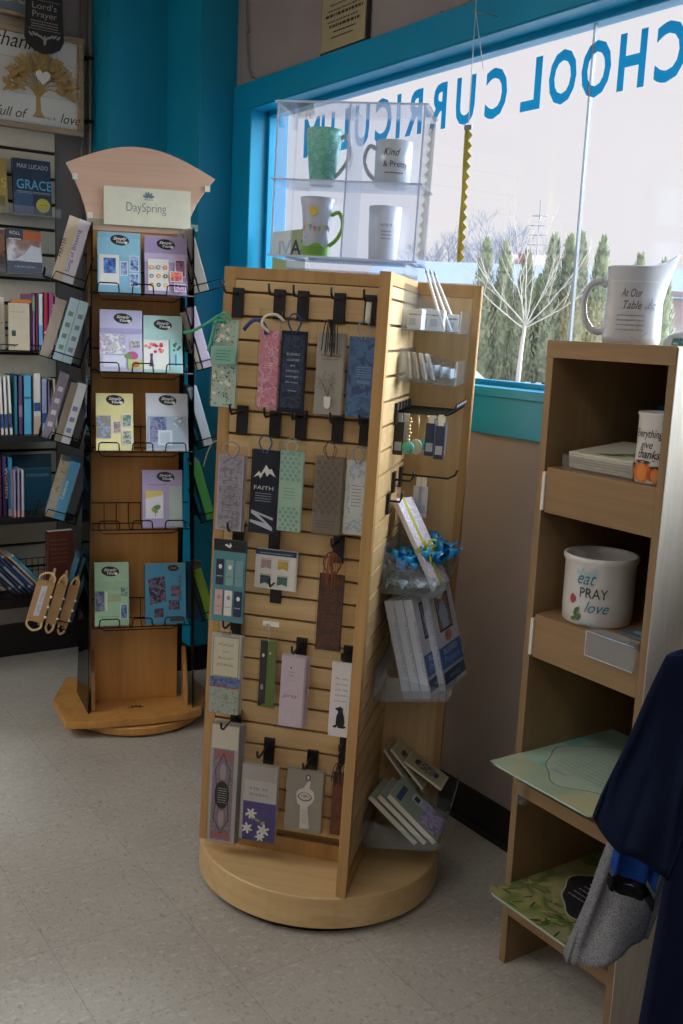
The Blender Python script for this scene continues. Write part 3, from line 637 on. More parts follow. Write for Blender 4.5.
def p_lily(ar, w, h):
    ar.rect(w * .08, 0, w, h * .52, flat('#4a3f7c', .5)); ar.rect(w * .08, h * .52, w, h * .80, flat('#b5b1ac', .5)); ar.text('HE IS', w * .5, h * .68, .006, flat('#5f6a8c'), width=w * .5); ar.text('RISEN', w * .5, h * .60, .006, flat('#5f6a8c'), width=w * .5)
    def flower(x, y, s, rot=0):
        for k in range(6):
            a = rot + k * PI / 3; ar.oval(x + s * .6 * math.cos(a), y + s * .6 * math.sin(a), s * .62, s * .25, flat('#d6d4d2', .5), 10, a)
        ar.oval(x, y, s * .15, s * .15, flat('#b9ac5a'))
    for i in range(4): ar.oval(w * (.2 + .15 * i), h * (.34 - .03 * i), .007, .0035, flat('#93a05c', .5), 10, .8 + i)
    flower(w * .32, h * .36, .012, .2); flower(w * .22, h * .16, .012, .7); flower(w * .68, h * .16, .014, .4); flower(w * .6, h * .02 + .010, .010, .1)
A_('bookmark_pack', 'clear packs of purple bookmarks with white lilies, bottom row', (241, 763), (276.5, 766), (240.5, 838), -.20, p_lily, flat('#a6a09a', .5), 6, sleeve=.012, hz=.372, thick=.002, cat='bookmark pack')
def p_cup(ar, w, h):
    c = flat('#cbc7c2', .6); cx = w * .52
    ar.poly([(cx - .018, h * .46), (cx - .021, h * .62), (cx - .016, h * .68), (cx - .004, h * .72), (cx + .006, h * .84), (cx + .012, h * .84), (cx + .010, h * .72), (cx + .020, h * .68), (cx + .024, h * .58), (cx + .018, h * .48), (cx + .008, h * .42), (cx + .014, h * .06), (cx - .008, h * .04), (cx - .010, h * .42)], c)
    ar.oval(cx, h * .575, .017, .011, flat('#4a3f4c')).oval(cx, h * .58, .0145, .009, flat('#c6c0bc')); ar.scrawl(cx - .009, cx + .010, h * .575, .004, flat('#a55a52')); ar.oval(cx + .006, h * .9, .006, .008, flat('#3c3a44'), 10); ar.oval(cx + .006, h * .9, .003, .005, c, 10)
    for k in range(6): ar.scrawl(cx - .005, cx + .009, h * (.14 + .04 * k), .0012, GR, k)
A_('bookmark_pack', 'clear packs with a white teacup-shaped tag, bottom row', (287, 768), (323.5, 771), (284.5, 828), -.195, p_cup, flat('#8f877c', .5), 5, sleeve=.008, hz=.358, thick=.002, cat='bookmark pack')
A_('bookmark', 'reddish brown leather bookmark, rightmost of the bottom row', (332.5, 773), (346, 774), (330, 834), -.165, p_none, leather('red brown leather', ['#6e3a24', '#7c4228', '#633320']), 5, sleeve=True, tassel=strands('#2a1c16', 7, .05, .03, .0012), hz=.402, hookdx=0)
# spare hooks seen between the packs
for x, z in ((-.19, 1.43),): pass

# ------------------------------------------------------------------ acrylic trays and goods on the right side of the spinner
def tray(label, z, y0, y1, dep, lip, slope=0, sideh=None, lean=.0):
    """slatwall bin: back plate, floor sloping up outward, front lip, two end plates"""
    t = thing('acrylic_tray', label, 'tray', SPIN, (.130, 0, z)); th = .003; sideh = sideh or lip; mb = MB(CLEAR)
    f = lambda x: slope * x
    mb.prism([(0, 0), (dep, f(dep)), (dep, f(dep) + th), (0, th)], y0, y1, 'y'); mb.build('floor_plate', t)
    m2 = MB(CLEAR); m2.prism([(dep, f(dep)), (dep + lean, f(dep) + lip), (dep + lean + th, f(dep) + lip), (dep + th, f(dep))], y0, y1, 'y'); m2.build('front_lip', t)
    m2 = MB(CLEAR); m2.box(0, th, y0, y1, 0, sideh + .012); m2.build('back_plate', t)
    for ya in (y0, y1 - th):
        m2 = MB(CLEAR); m2.prism([(0, 0), (dep, f(dep)), (dep + lean * .5, f(dep) + min(lip, sideh) * .35), (0, sideh)], ya, ya + th, 'y'); m2.build('end_plate', t)
    return t
tray('clear acrylic bin at the very top of the spinner side, holding small white boxes', 1.372, -.125, .10, .125, .05, 0, .09)
tray('shallow clear acrylic tray second from the top, holding price cards', 1.262, -.125, .10, .125, .055, -.03, .06)
tray('clear acrylic tray filled with bright blue bows', .775, -.125, .10, .135, .09, .02, .10, .03)
tray('clear acrylic ledge holding the blue prayer books', .514, -.13, .10, .172, .10, .15, .07, .026)
tray('clear acrylic ledge nearest the plinth, holding the green books', .145, -.13, .10, .178, .14, .12, .07, .03)
# small white boxes and pens in the top bin
for i, (x, y, w_, h_) in enumerate(((.155, -.07, .032, .045), (.195, -.02, .034, .047), (.225, .04, .026, .04), (.16, .03, .03, .05))):
    mb = MB(flat('#d3d5da', .4)); mb.box(-w_ / 2, w_ / 2, -.02, .02, 0, h_); a = Art.plane(mb, (-w_ / 2, -.02, 0), (1, 0, 0), (0, 0, 1)); a.rect(w_ * .1, h_ * .2, w_ * .6, h_ * .55, flat('#aab4c4')); a.scrawl(w_ * .1, w_ * .9, h_ * .7, .003, GR, i)
    o = mb.build('small_box', loc=SPIN.world((x, y, 1.376)), rotz=SPIN.a + .1 * i - .1, bevel=.001)
    tag(o, ['small white box nearest the wooden post in the top bin', 'small white box in the middle of the top bin', 'small white box at the outer corner of the top bin', 'small white box at the back of the top bin'][i], 'box', 'small boxes in the top bin')
for i in range(3):
    mb = MB(flat('#dfe0e4', .3)); mb.tube([(0, 0, 0), (-.05 - .008 * i, .01 * i, .125)], .003, seg=8); mb.tube([(-.05 - .008 * i, .01 * i, .125), (-.054 - .008 * i, .01 * i, .136)], [.003, .001], mat=flat('#8a8f98', .3), seg=8)
    tag(mb.build('pen', loc=SPIN.world((.215 + .012 * i, -.04 + .035 * i, 1.378)), rotz=SPIN.a), ['thin white pen leaning furthest left out of the top bin', 'thin white pen in the middle of three in the top bin', 'thin white pen leaning rightmost out of the top bin'][i], 'pen', 'pens in the top bin')
# cards and clear packets in the second tray
rr = random.Random(21)
for i in range(4):
    mb = MB(flat(['#cfcac0', '#b9ad9c', '#d6d8dc', '#c4ccd6'][i], .5)); mb.M = Ry(-.16 - .05 * i); mb.box(0, .004, -.028, .028, 0, .058); a = Art(mb, lambda x, y, d: Vector((.004 + d, -.028 + x, y))); a.scrawl(.006, .05, .04, .004, flat('#8a7a6c'), i); a.scrawl(.006, .044, .028, .003, GR, i + 5)
    tag(mb.build('price_card', loc=SPIN.world((.15 + .017 * i, -.085 + .004 * i, 1.268)), rotz=SPIN.a + .25), ['small upright card nearest the slats in the second tray', 'brown-edged card second from the slats in the second tray', 'white upright card third from the slats in the second tray', 'pale card outermost of four in the second tray'][i], 'card', 'cards in the second tray')
for i in range(4):
    mb = MB(SLV); z = .058 - .005 * i
    mb.box(0, .0015, -.04, .04, 0, z); mb.box(.010, .0115, -.04, .04, 0, z - .004); mb.box(0, .0115, -.04, -.039, 0, z - .004)
    a = MB(flat('#b4c0d2', .4)); a.box(.003, .008, -.032, .032, .004, z * .6)
    o = mb.build('clear_packet', loc=SPIN.world((.172 + .019 * i, .035, 1.266)), rotz=SPIN.a - .1); a.build('packet_insert', o)
    tag(o, ['innermost clear packet in the second tray, against the slats', 'clear packet second from the slats in the second tray', 'clear packet third from the slats in the second tray', 'outermost clear packet of the second tray by its lip'][i], 'packet', 'clear packets in the second tray')
# hooks with trinkets on that face (face B = +90 degrees: local x of face runs along +y)
def bhook(y, z, L, tip=.022, r=.0028):
    mb = MB(BLACK); mb.box(.127, .133, y - .013, y + .013, z - .03, z + .018)
    mb.tube([(.13, y, z), (.13 + L * .85, y, z), (.13 + L * .97, y, z + .010), (.13 + L, y, z + tip)], r, seg=6); mb.build('hook', spin)
for k in range(5): bhook(-.095 + .045 * k, 1.193, .135, .026, .0033)
bhook(.04, 1.032, .135)
bhook(-.06, 1.032, .045)
bhook(-.115, .99, .03); 
def trinket(x, y, ztop, kind, label):
    t = thing('keychain' if kind in 'cb' else 'hang_tag', label, 'keychain' if kind in 'cb' else 'tag', SPIN, (x, y, ztop - .10), 0, 'keychains and tags on the black prongs')
    if kind == 'c':
        mb = MB(flat('#c9b77c', .3, .8)); 
        for i in range(7): mb.ball((.002 * math.sin(i * 2), 0, .085 - i * .008), .0042, seg=8, rings=6)
        mb.build('chain', t); m = MB(flat('#4fb6ae', .3)); m.M = T(0, 0, .02) @ Rx(PI / 2); m.lathe([(0, -.002), (.013, -.002), (.014, 0), (.013, .002), (0, .002)], seg=20); m.build('medallion', t)
    elif kind == 'b':
        mb = MB(flat('#b9a77a', .3, .7)); mb.tube([(0, 0, .09), (.003, 0, .06), (-.002, 0, .045)], .0016, seg=5); mb.build('chain', t); m = MB(flat('#d3d0bc', .3)); m.ball((0, 0, .018), .014, sc=(1, .25, 1.3)); m.build('charm', t)
    else:
        w_ = .011; mb = MB(flat({'n': '#31405f', 'w': '#c9ced8', 'd': '#2b2528', 'g': '#8f99ad'}[kind], .5)); mb.box(-w_, w_, -.002, .002, 0, .075); 
        a = Art.plane(mb, (-w_, -.002, 0), (1, 0, 0), (0, 0, 1)); a.rect(.003, .01, .019, .03, flat('#a9b4c6')); mb.build('tag_card', t); m = MB(WHITE); m.box(-.006, .006, -.001, .001, .075, .1); m.build('hanging_strip', t)
for i, (x, k, y, l) in enumerate(((.155, 'd', -.085, 'dark tag hanging closest to the post on the prong row'), (.180, 'c', -.097, 'beaded keychain with a turquoise medallion, first on the prong row'), (.192, 'b', -.05, 'keychain with an oval cream charm beside the turquoise one'), (.207, 'c', -.005, 'second beaded keychain with a turquoise medallion, further back'),
    (.222, 'n', -.05, 'navy tag in the middle of the prong row'), (.232, 'w', .04, 'pale blue tag at the back of the prong row'), (.243, 'g', -.005, 'grey-blue tag near the prong tips'), (.250, 'n', -.097, 'navy and white tag hanging outermost on the prong tips'), (.165, 'w', -.05, 'white tag near the post behind the dark one'), (.212, 'g', .085, 'grey tag on the rearmost prong'))):
    trinket(x - .018, y, 1.193, k, l)
for i, (x, l) in enumerate(((.175, 'striped pale tag on the lower single prong near the slats'), (.188, 'second pale tag on the lower single prong'))): trinket(x, .04, 1.032, 'w', l)
# gift box leaning over the bows
t = thing('gift_box', 'slim white floral gift box with a yellow-green bow leaning over the blue bows', 'box', SPIN, (.250, -.095, .800), -.38)
BX = M_('lilac flower print', ['#cdbfd6', '#e3dde8', '#b9a3c6', '#d9cfe0', '#e8e6ea'], 120); FM = Ry(-.58) @ Rz(.08)
mb = MB(flat('#dcd9e2', .4)); mb.M = FM; mb.box(-.012, 0, 0, .085, 0, .222, flat('#dcd9e2', .4), {'right': BX, 'top': BX}); mb.build('box_body', t, bevel=.001)
mb = MB(flat('#b9c23e', .45)); mb.M = FM; mb.box(-.0128, .0008, .03, .042, -.0008, .2228); mb.box(-.0128, .0008, -.0008, .0858, .085, .095)
for s in (-1, 1): mb.tube([(.001, .036, .09), (.012, .036 + s * .016, .104), (.02, .036 + s * .03, .096), (.010, .036 + s * .02, .086), (.001, .036, .09)], .003, seg=6, soft=4); mb.tube([(.002, .036, .09), (.012, .036 + s * .02, .07), (.008, .036 + s * .026, .05)], .0025, seg=6)
mb.build('bow', t)
def giftbow(x, y, z, s, label, seed):
    r = random.Random(seed); m = flat('#1f9be0', .3, coat=.4, var=.06); mb = MB(m)
    for i in range(11):
        a = r.uniform(0, 2 * PI); e = r.uniform(.1, 1.2); d = Vector((math.cos(a) * math.cos(e), math.sin(a) * math.cos(e), math.sin(e))); u = d.cross(Vector((0, 0, 1))).normalized() * s * .22; n = d.cross(u).normalized() * s * .28
        P = [Vector((0, 0, .2 * s)), d * s * .6 + n, d * s, d * s * .6 - n, Vector((0, 0, .2 * s))]; Q = []
        for k in range(len(P) - 1):
            for f in (0, .5): Q.append(P[k] * (1 - f) + P[k + 1] * f)
        Q.append(P[-1]); vs = []; fs = []
        for q in Q: vs += [q - u, q + u]
        for k in range(len(Q) - 1): fs.append((2 * k, 2 * k + 1, 2 * k + 3, 2 * k + 2))
        mb.add(vs, fs, m, True)
    o = mb.build('gift_bow', loc=SPIN.world((x, y, z)), rotz=SPIN.a, solid=.0008); tag(o, label, 'bow', 'bright blue bows in the acrylic tray')
giftbow(.165, -.07, .835, .045, 'bright blue bow nearest the wooden post', 1)
giftbow(.205, -.05, .84, .045, 'bright blue bow under the leaning gift box', 2)
giftbow(.262, -.01, .85, .048, 'bright blue bow right of the leaning gift box', 3)
giftbow(.215, .06, .85, .048, 'bright blue bow behind the leaning gift box', 4)
mb = MB(M_('crumpled film', ['#c4d4e4', '#dfe8f0', '#9fb9d0'], 60)); rr = random.Random(8)
def crump(u, v): return Vector((.138 + .115 * u, -.115 + .2 * v, .782 + .022 * abs(math.sin(u * 9 + 3 * math.sin(v * 7))) + .008 * rr.random()))
mb.grid(crump, 16, 20); tag(mb.build('tissue_paper', loc=SPIN.world((0, 0, 0)), rotz=SPIN.a, solid=.001), 'crumpled pale blue tissue lying under the blue bows', 'tissue paper', kind='stuff')
mb = MB(SLV); 
for i in range(6): mb.grid(lambda u, v: Vector((.135 + .02 * i + .006 * math.sin(u * 8 + i), -.12 + .19 * u, .70 + .03 * v + .02 * (i % 3) + .006 * math.sin(u * 11 + i * 2))), 12, 5)
tag(mb.build('plastic_wrap', rotz=SPIN.a, loc=SPIN.world((0, 0, 0))), 'frayed clear plastic wrap sticking up behind the prayer books', 'plastic wrap', kind='stuff')
# the blue and white prayer books
COVW = flat('#ccd4e4', .35); BL = flat('#3c6fbe', .4); NV = flat('#24406e', .4); SKIN = flat('#b98a76', .5)
def pbook(x, y, z, lab, yaw=.22, lean=.29, w_=.15, h_=.235, th=.021):
    t = thing('book', lab, 'book', SPIN, (x, y, z), -yaw, 'blue and white prayer books on the acrylic ledge'); Mx = Ry(-lean)
    mb = MB(COVW); mb.M = Mx; mb.box(-th, 0, 0, w_, 0, h_, COVW, {'bottom': PAPER, 'top': PAPER, 'back': PAPER})
    a = Art(mb, lambda p, q, d: Vector((d, p, q)))
    a.rect(w_ * .22, h_ * .56, w_ * .80, h_ * .93, DK).rect(w_ * .25, h_ * .58, w_ * .77, h_ * .915, blotch('crowd painting', ['#6a5660', '#8d7f88', '#4f4250', '#a39aa4'], 160))
    a.poly([(w_ * .38, h_ * .585), (w_ * .30, h_ * .75), (w_ * .42, h_ * .86), (w_ * .56, h_ * .87), (w_ * .66, h_ * .74), (w_ * .64, h_ * .585)], flat('#a9c0e4', .4)); a.oval(w_ * .5, h_ * .885, w_ * .07, h_ * .035, SKIN, 14)
    a.oval(w_ * .52, h_ * .50, w_ * .15, h_ * .06, SKIN, 16).oval(w_ * .46, h_ * .52, w_ * .03, h_ * .03, flat('#8f6656'), 10)
    a.rect(w_ * .03, h_ * .20, w_ * .97, h_ * .42, BL); a.text('BLESSED', w_ * .5, h_ * .34, .013, flat('#cfdcf2'), width=w_ * .6); a.text('Prayers', w_ * .5, h_ * .24, .018, flat('#9fc0ee'), width=w_ * .7, shear=.2)
    a.rect(w_ * .03, h_ * .05, w_ * .97, h_ * .17, NV); a.text('daily', w_ * .5, h_ * .09, .010, flat('#a9bcd8'), width=w_ * .5)
    s = Art(mb, lambda p, q, d: Vector((-th + p, -d, q))); s.text('PRAYERS FOR THE DAY', th * .5 + .004, h_ * .5, .006, flat('#8390ad', .5), rot=-PI / 2, width=h_ * .55); s.rect(0, h_ * .0, th, h_ * .08, flat('#a9a8b0'))
    mb.build('cover', t, bevel=.0012)
for i in range(3): pbook(.221 + .0224 * i, -.125, .533 + .0035 * i, ['prayer book nearest the slats, innermost of the front stack', 'prayer book in the middle of the front stack', 'blue and white prayer book at the front of the near stack, cover showing'][i])
pbook(.294, -.074, .545, 'single blue and white prayer book standing behind and right of the stack of three', .24, .29, .15, .235)
# green books and small cards in the lowest tray
def gbook(x, y, z, lab, w_=.112, h_=.155, th=.013, green=True, lean=.92, yaw=.12):
    t = thing('book', lab, 'book', SPIN, (x, y, z), -yaw, 'green and lilac books on the lowest ledge' if green else 'small cream-edged booklets on the lowest ledge'); Mx = Ry(-lean)
    c = flat('#93a99a' if green else '#c3bfa6', .4); mb = MB(c); mb.M = Mx; mb.box(-th, 0, 0, w_, 0, h_, c, {'front': PAPER, 'bottom': PAPER, 'top': PAPER}); a = Art(mb, lambda p, q, d: Vector((d, p, q)))
    if green:
        a.rect(0, h_ * .78, w_ * .98, h_, flat('#a3b3a8')).rect(w_ * .1, h_ * .80, w_ * .75, h_ * .90, flat('#3f5a86')); a.oval(w_ * .6, h_ * .2, w_ * .38, h_ * .2, flat('#9a8fc0')); a.oval(w_ * .75, h_ * .36, w_ * .2, h_ * .22, flat('#b9c0de')); a.rect(w_ * .55, h_ * .50, w_ * .85, h_ * .68, flat('#d3d6da')); a.rect(w_ * .6, h_ * .54, w_ * .8, h_ * .64, flat('#33405c')); a.rect(w_ * .05, h_ * .05, w_ * .9, h_ * .40, blotch('lilac flowers', ['#a99fd0', '#c9c4e2', '#8f86ba'], 60))
    else:
        a.rect(w_ * .06, h_ * .05, w_ * .94, h_ * .95, flat('#b3ae94')).oval(w_ * .5, h_ * .5, w_ * .3, h_ * .28, blotch('embroidery', ['#3a3540', '#7a4a6c', '#3f5a46', '#b9b39c'], 220), 14); a.oval(w_ * .5, h_ * .75, w_ * .2, h_ * .06, flat('#3f3a44'), 8); a.oval(w_ * .5, h_ * .25, w_ * .2, h_ * .06, flat('#3f3a44'), 8)
    mb.build('cover', t, bevel=.0008)
for i in range(3): gbook(.261 + .0226 * i, -.108, .170 + .005 * i, ['green book lying lowest and nearest the post', 'green book in the middle of three on the lowest ledge', 'green and lilac book uppermost of the three, cover fully showing'][i])
GO = [SPIN.loc(*p, y=.01) for p in ((413, 793), (423, 791), (441.5, 791.5))]
for i in range(3): gbook(GO[i].x, .014, GO[i].z + .004, ['cream-edged booklet nearest the slats behind the green books', 'cream-edged booklet second from the slats', 'narrow cream booklet with a dark embroidered motif, outermost'][i], 0.078, .125 if i < 2 else .115, .006, False, (.72, .8, 1.08)[i], .12)

# ------------------------------------------------------------------ acrylic mug case on top
case = thing('mug_display_case', 'clear acrylic four-compartment case on top of the spinner, holding mugs', 'display case', SPIN, (-.020, -.025, ZTOP + .03))
ACR = clear('case acrylic', '#f7faff', .03, .03, 1.5, smoke='#dfe9f8'); EDGE = clear('acrylic edge', '#dbe9ff', .7, .2, 1.5, smoke='#e2ecfb')
def plate(x0, x1, y0, y1, z0, z1, name, ax):
    mb = MB(ACR); mb.box(x0, x1, y0, y1, z0, z1); mb.box(x0, x1, y0 - .0012, y0 - .0002, z0, z1, EDGE); o = mb.build(name, case)
    return o
cw, cy0, cy1 = .165, -.075, .085
for z in (0, .164, .328): plate(-cw - .005, cw + .005, cy0 - .004, cy1, z, z + .0045, 'shelf_plate', 0)
for x in (-cw, -.003, cw - .005): plate(x, x + .0045, cy0, cy1, .0045, .328, 'upright_plate', 0)
mb = MB(ACR); mb.box(-cw, cw, cy1 - .001, cy1 + .003, .0045, .328); mb.build('back_plate', case)
mb = MB(ACR); mb.box(-.12, .15, -.105, .09, -.028, -.025); mb.box(-.12, .15, -.105, -.102, -.025, -.004); mb.box(-.12, -.117, -.102, .09, -.025, -.004); mb.box(.147, .15, -.102, .09, -.025, -.004); mb.build('riser_tray', case)
def mugobj(lab, x, y, z, prof, hand, hm, bm, inner, art=None, rz=0, base=SPIN):
    """prof: outer radius/height pairs from the foot up; the wall is doubled inward"""
    t = thing('mug', lab, 'mug', base, (x, y, z), rz); mb = MB(bm); R_ = prof; th = .004
    mb.lathe([(0, .0)] + [(r_, h_) for r_, h_ in R_] + [(R_[-1][0] - th * .5, R_[-1][1] + .0015)] , bm, 40)
    mb.lathe([(R_[-1][0] - th * .5, R_[-1][1] + .0015), (R_[-1][0] - th, R_[-1][1])] + [(r_ - th, h_) for r_, h_ in R_[::-1][1:-1]] + [(0, .008)], inner, 40)
    def rad(zz):
        for (a, b), (c, d) in zip(R_, R_[1:]):
            if b <= zz <= d and d > b: return a + (c - a) * (zz - b) / (d - b)
        return R_[-1][0]
    if art:
        art(Art(mb, lambda p, q, d: Vector(((rad(q) + d) * math.sin(p / .04), -(rad(q) + d) * math.cos(p / .04), q)), .0004, .00015), R_[-1][1])
    mb.build('body', t)
    if hand: m2 = MB(hm); m2.tube(hand, .0048, seg=8, soft=5); m2.build('handle', t)
    return t
WM = flat('#c6ccd6', .25, coat=.3); H = .115
MTEAL = blotch('embossed teal glaze', ['#7cc4b0', '#8fd0bd', '#72baa7'], 90, .3, 'vor')
def hnd(x0, z0, z1, out, r0, r1, s=1): return [(s * r1, 0, z1), (s * (r1 + out * .6), 0, z1 + .006), (s * (r1 + out), 0, z1 - .012), (s * (r1 + out * .95), 0, (z0 + z1) / 2), (s * (r0 + out * .6), 0, z0 + .012), (s * r0, 0, z0)]
mugobj('teal leaf-embossed mug with a white handle, upper left of the case', -.100, 0.0, ZTOP + .1985, [(.026, 0), (.028, .002), (.034, .05), (.041, .105), (.042, .122)], hnd(0, .02, .105, .022, .028, .039), WM, MTEAL, flat('#b9dccf', .3), None, 0)
def a_kit(ar, h): 
    ar.text('Kind', .0, .066, .016, DK, shear=.35, width=.036); ar.text('& Pretty', .012, .042, .013, DK, width=.055); ar.scrawl(-.012, .03, .028, .003, GR)
mugobj('wide white mug with black lettering, upper right of the case', .064, 0.0, ZTOP + .1985, [(.034, 0), (.04, .004), (.042, .05), (.042, .1)], hnd(0, .018, .085, .024, .04, .042, -1), WM, WM, WM, a_kit, .0)
def a_bunt(ar, h):
    for i in range(9):
        x = -.05 + .0125 * i; z = .073 - .003 * math.cos(i * 1.4); ar.poly([(x, z), (x + .010, z), (x + .005, z - .014)], flat(('#e06a56', '#6fb7a5', '#e9c65a', '#5f9ac2')[i % 4], .4))
    for i in range(14): ar.poly([(-.06 + .009 * i, .001), (-.051 + .009 * i, .001), (-.051 + .009 * i, .030 + .005 * math.sin(i + 1)), (-.06 + .009 * i, .030 + .005 * math.sin(i))], flat('#8cc152', .4))
    for k in range(3): ar.line([(-.06 + .006 * i, .012 + .006 * k + .002 * math.sin(i * 2)) for i in range(20)], .0012, flat('#6a9a3a', .4))
    ar.oval(.0, .104, .010, .010, flat('#e6c24e', .4)); ar.line([(-.03, .05), (-.022, .044), (-.012, .051)], .001, GR)
mugobj('tall white mug with bunting and green grass, green handle, lower left of the case', -.106, 0.0, ZTOP + .0345, [(.028, 0), (.03, .004), (.031, .06), (.036, .11), (.041, .135)], hnd(0, .03, .1, .026, .030, .035), flat('#8fbf4a', .3), WM, WM, a_bunt, 0)
def a_lines(ar, h):
    ar.text('AS FOR ME', .012, .078, .006, flat('#4f5f80'), width=.030)
    for k in range(3): ar.scrawl(0, .026, .066 - .008 * k, .002, flat('#6d7a96'), k)
mugobj('plain tall white tumbler mug with small grey text, lower right of the case', .054, 0.0, ZTOP + .0345, [(.030, 0), (.032, .003), (.0355, .06), (.0375, .122)], None, None, flat('#ccd4e2', .3), WM, a_lines, .0)
SPIN.lean()
RACK.begin()
# ------------------------------------------------------------------ greeting card rack
OAK = wood('warm veneer', '#cf9a56', '#bb8544', (30, 30, 1.5), .35, coat=.25)
OAKL = wood('pink beech veneer', '#d6b39d', '#ccaa94', (2, 30, 60), .4)
SMOKE = clear('smoked acrylic', '#3c4046', .35, .06, 1.5, smoke='#0b0c0f')
rack = thing('card_rack', 'tall wood and smoked acrylic greeting card rack with an arched header at the left', 'display rack', RACK, (0, 0, 0))
mb = MB(OAK); mb.lathe([(0, .008), (.223, .008), (.226, .012), (.226, .032), (.223, .036), (0, .036)], seg=56, smooth=False); mb.build('turntable', rack)
mb = MB(OAK); pl = [(-.285, .0), (-.242, -.212), (-.12, -.219), (.04, -.212), (.15, -.190), (.205, -.165), (.25, .0), (.205, .222), (0, .258), (-.242, .225)]
mb.prism(pl, .040, .066, 'z'); mb.build('base_plate', rack, bevel=.003)
mb = MB(DK); a = Art.plane(mb, (-.01, -.12, .0665), (1, 0, 0), (0, 1, 0))
for k in range(5):
    an = PI / 2 + (k - 2) * .62; a.oval(.018 * math.cos(an), .016 * math.sin(an), .011, .004, DK, 10, an)
mb.build('clover_logo', rack)
mb = MB(OAK); mb.box(-.160, .135, -.028, -.01, .066, 1.64, OAK); mb.build('centre_board', rack, bevel=.001)
for s, x in ((-1, -.160), (1, .150)):
    mb = MB(OAK); mb.prism([(-.028, .066), (-.125, .066), (-.118, .13), (-.09, .19), (-.05, .235), (-.028, .25)], x, x + .014, 'x'); mb.build('foot_bracket', rack, bevel=.001)
for s in (-1, 1):
    xf, xb = (-.170, -.205) if s < 0 else (.176, .205)
    xt = s * .148 if s < 0 else .162   # the panels taper toward the header
    mb = MB(SMOKE); mb.add([(xf, -.15, .066), (xb, .06, .066), (xt, .06, 1.655), (xt, -.15, 1.655), (xf + .004, -.15, .066), (xb + .004, .06, .066), (xt + .004, .06, 1.655), (xt + .004, -.15, 1.655)],
        [(0, 1, 2, 3), (7, 6, 5, 4), (0, 3, 7, 4), (1, 5, 6, 2), (3, 2, 6, 7), (0, 4, 5, 1)]); mb.build('side_panel', rack)
mb = MB(flat('#15171b', .3)); mb.box(-.147, .16, .05, .056, .13, 1.65); mb.build('rear_panel', rack)
# header: arched top, concave flanks
top = [(-.225 + .48 * k / 20, 0) for k in range(21)]
hd = [(-.158, 1.64)]
hd += [(-.158 - .065 * (k / 8) ** 1.6, 1.66 + .18 * k / 8) for k in range(1, 9)]
hd += [(-.223 + .468 * k / 16, 1.84 - .018 * k / 16 + .072 * math.sin(PI * k / 16)) for k in range(1, 16)]
hd += [(.158 + .087 * (k / 8) ** 1.6, 1.66 + .162 * k / 8) for k in range(8, 0, -1)] + [(.158, 1.64)]
mb = MB(OAKL); mb.prism(hd[::-1], -.03, -.012, 'y'); o = mb.build('header', rack, bevel=.0015)
mb = MB(clear('thin clear plate', '#f4f8ee', .12, .1)); mb.box(-.155, .19, -.034, -.031, 1.655, 1.675); mb.build('header_plate', rack)
for x, z in ((-.195, 1.80), (.22, 1.79), (-.15, 1.685)): MB(flat('#d9e0cf', .4)).box(x - .008, x + .008, -.035, -.030, z - .009, z + .009).build('plastic_clip', rack)
mb = MB(flat('#dfe0cc', .5)); mb.box(-.108, .166, -.036, -.033, 1.66, 1.778)
a = Art.plane(mb, (-.108, -.036, 1.66), (1, 0, 0), (0, 0, 1)); TXC = flat('#5f7f8c', .6, var=0)
a.text('DaySpring', .132, .045, .028, TXC, width=.125, bold=-.012)
for k in range(5): an = PI / 2 + (k - 2) * .6; a.oval(.140 + .011 * math.cos(an), .088 + .011 * math.sin(an), .0085, .0035, TXC, 12, an)
a.scrawl(.125, .155, .082, .002, TXC)
tag(mb.build('header_card', rack), 'cream card printed with a blue-grey logo')
# wire pockets
def pocket(z, x0, x1, y0, y1, lip=.030, back=.07, name='wire_pocket', M=None, loops=3, deep=.02):
    mb = MB(WIRE); mb.M = M or Matrix(); r = .0022
    for y in (y0, y1): mb.tube([(x0, y, z), (x1, y, z)], r, seg=5)
    mb.tube([(x0, y0, z), (x0, y1, z)], r, seg=5); mb.tube([(x1, y0, z), (x1, y1, z)], r, seg=5)
    n = 8
    for i in range(1, n): x = x0 + (x1 - x0) * i / n; mb.tube([(x, y0, z), (x, y1, z), (x, y1, z + back)], r * .8, seg=4)
    mb.tube([(x0, y1, z + back), (x1, y1, z + back)], r, seg=5)
    w = (x1 - x0)
    for i in range(loops):
        c = x0 + w * (i + .5) / loops; h = w / loops * .31
        mb.tube([(c - h - .006, y0 + .02, z - .004), (c - h, y0, z + .003), (c - h + .002, y0 - .004, z + lip - .004), (c - h + .008, y0 - .004, z + lip), (c + h - .008, y0 - .004, z + lip), (c + h - .002, y0 - .004, z + lip - .004), (c + h, y0, z + .003)], r, seg=5)
    if deep: mb.tube([(x0 + .02, y0 + .01, z), (x0 + .035, y0 + .035, z - deep), (x1 - .06, y0 + .035, z - deep), (x1 - .03, y0 + .01, z)], r * .8, seg=4)
    return mb.build(name, rack)
TZ = [1.444, 1.200, .948, .694, .366]
for z in TZ: pocket(z, -.152, .165, -.165, -.055)
def grid_side(x, z, s):
    mb = MB(WIRE)
    for i in range(5): mb.tube([(x + s * .012 * i * .2 + s * .0, -.15 + .05 * i, z), (x - s * .04, -.15 + .05 * i, z + .19)], .0014, seg=4)
    for j in range(6): f = j / 5; mb.tube([(x - s * .04 * f, -.15, z + .19 * f), (x - s * .04 * f, .05, z + .19 * f)], .0014, seg=4)
    mb.build('side_grid', rack)
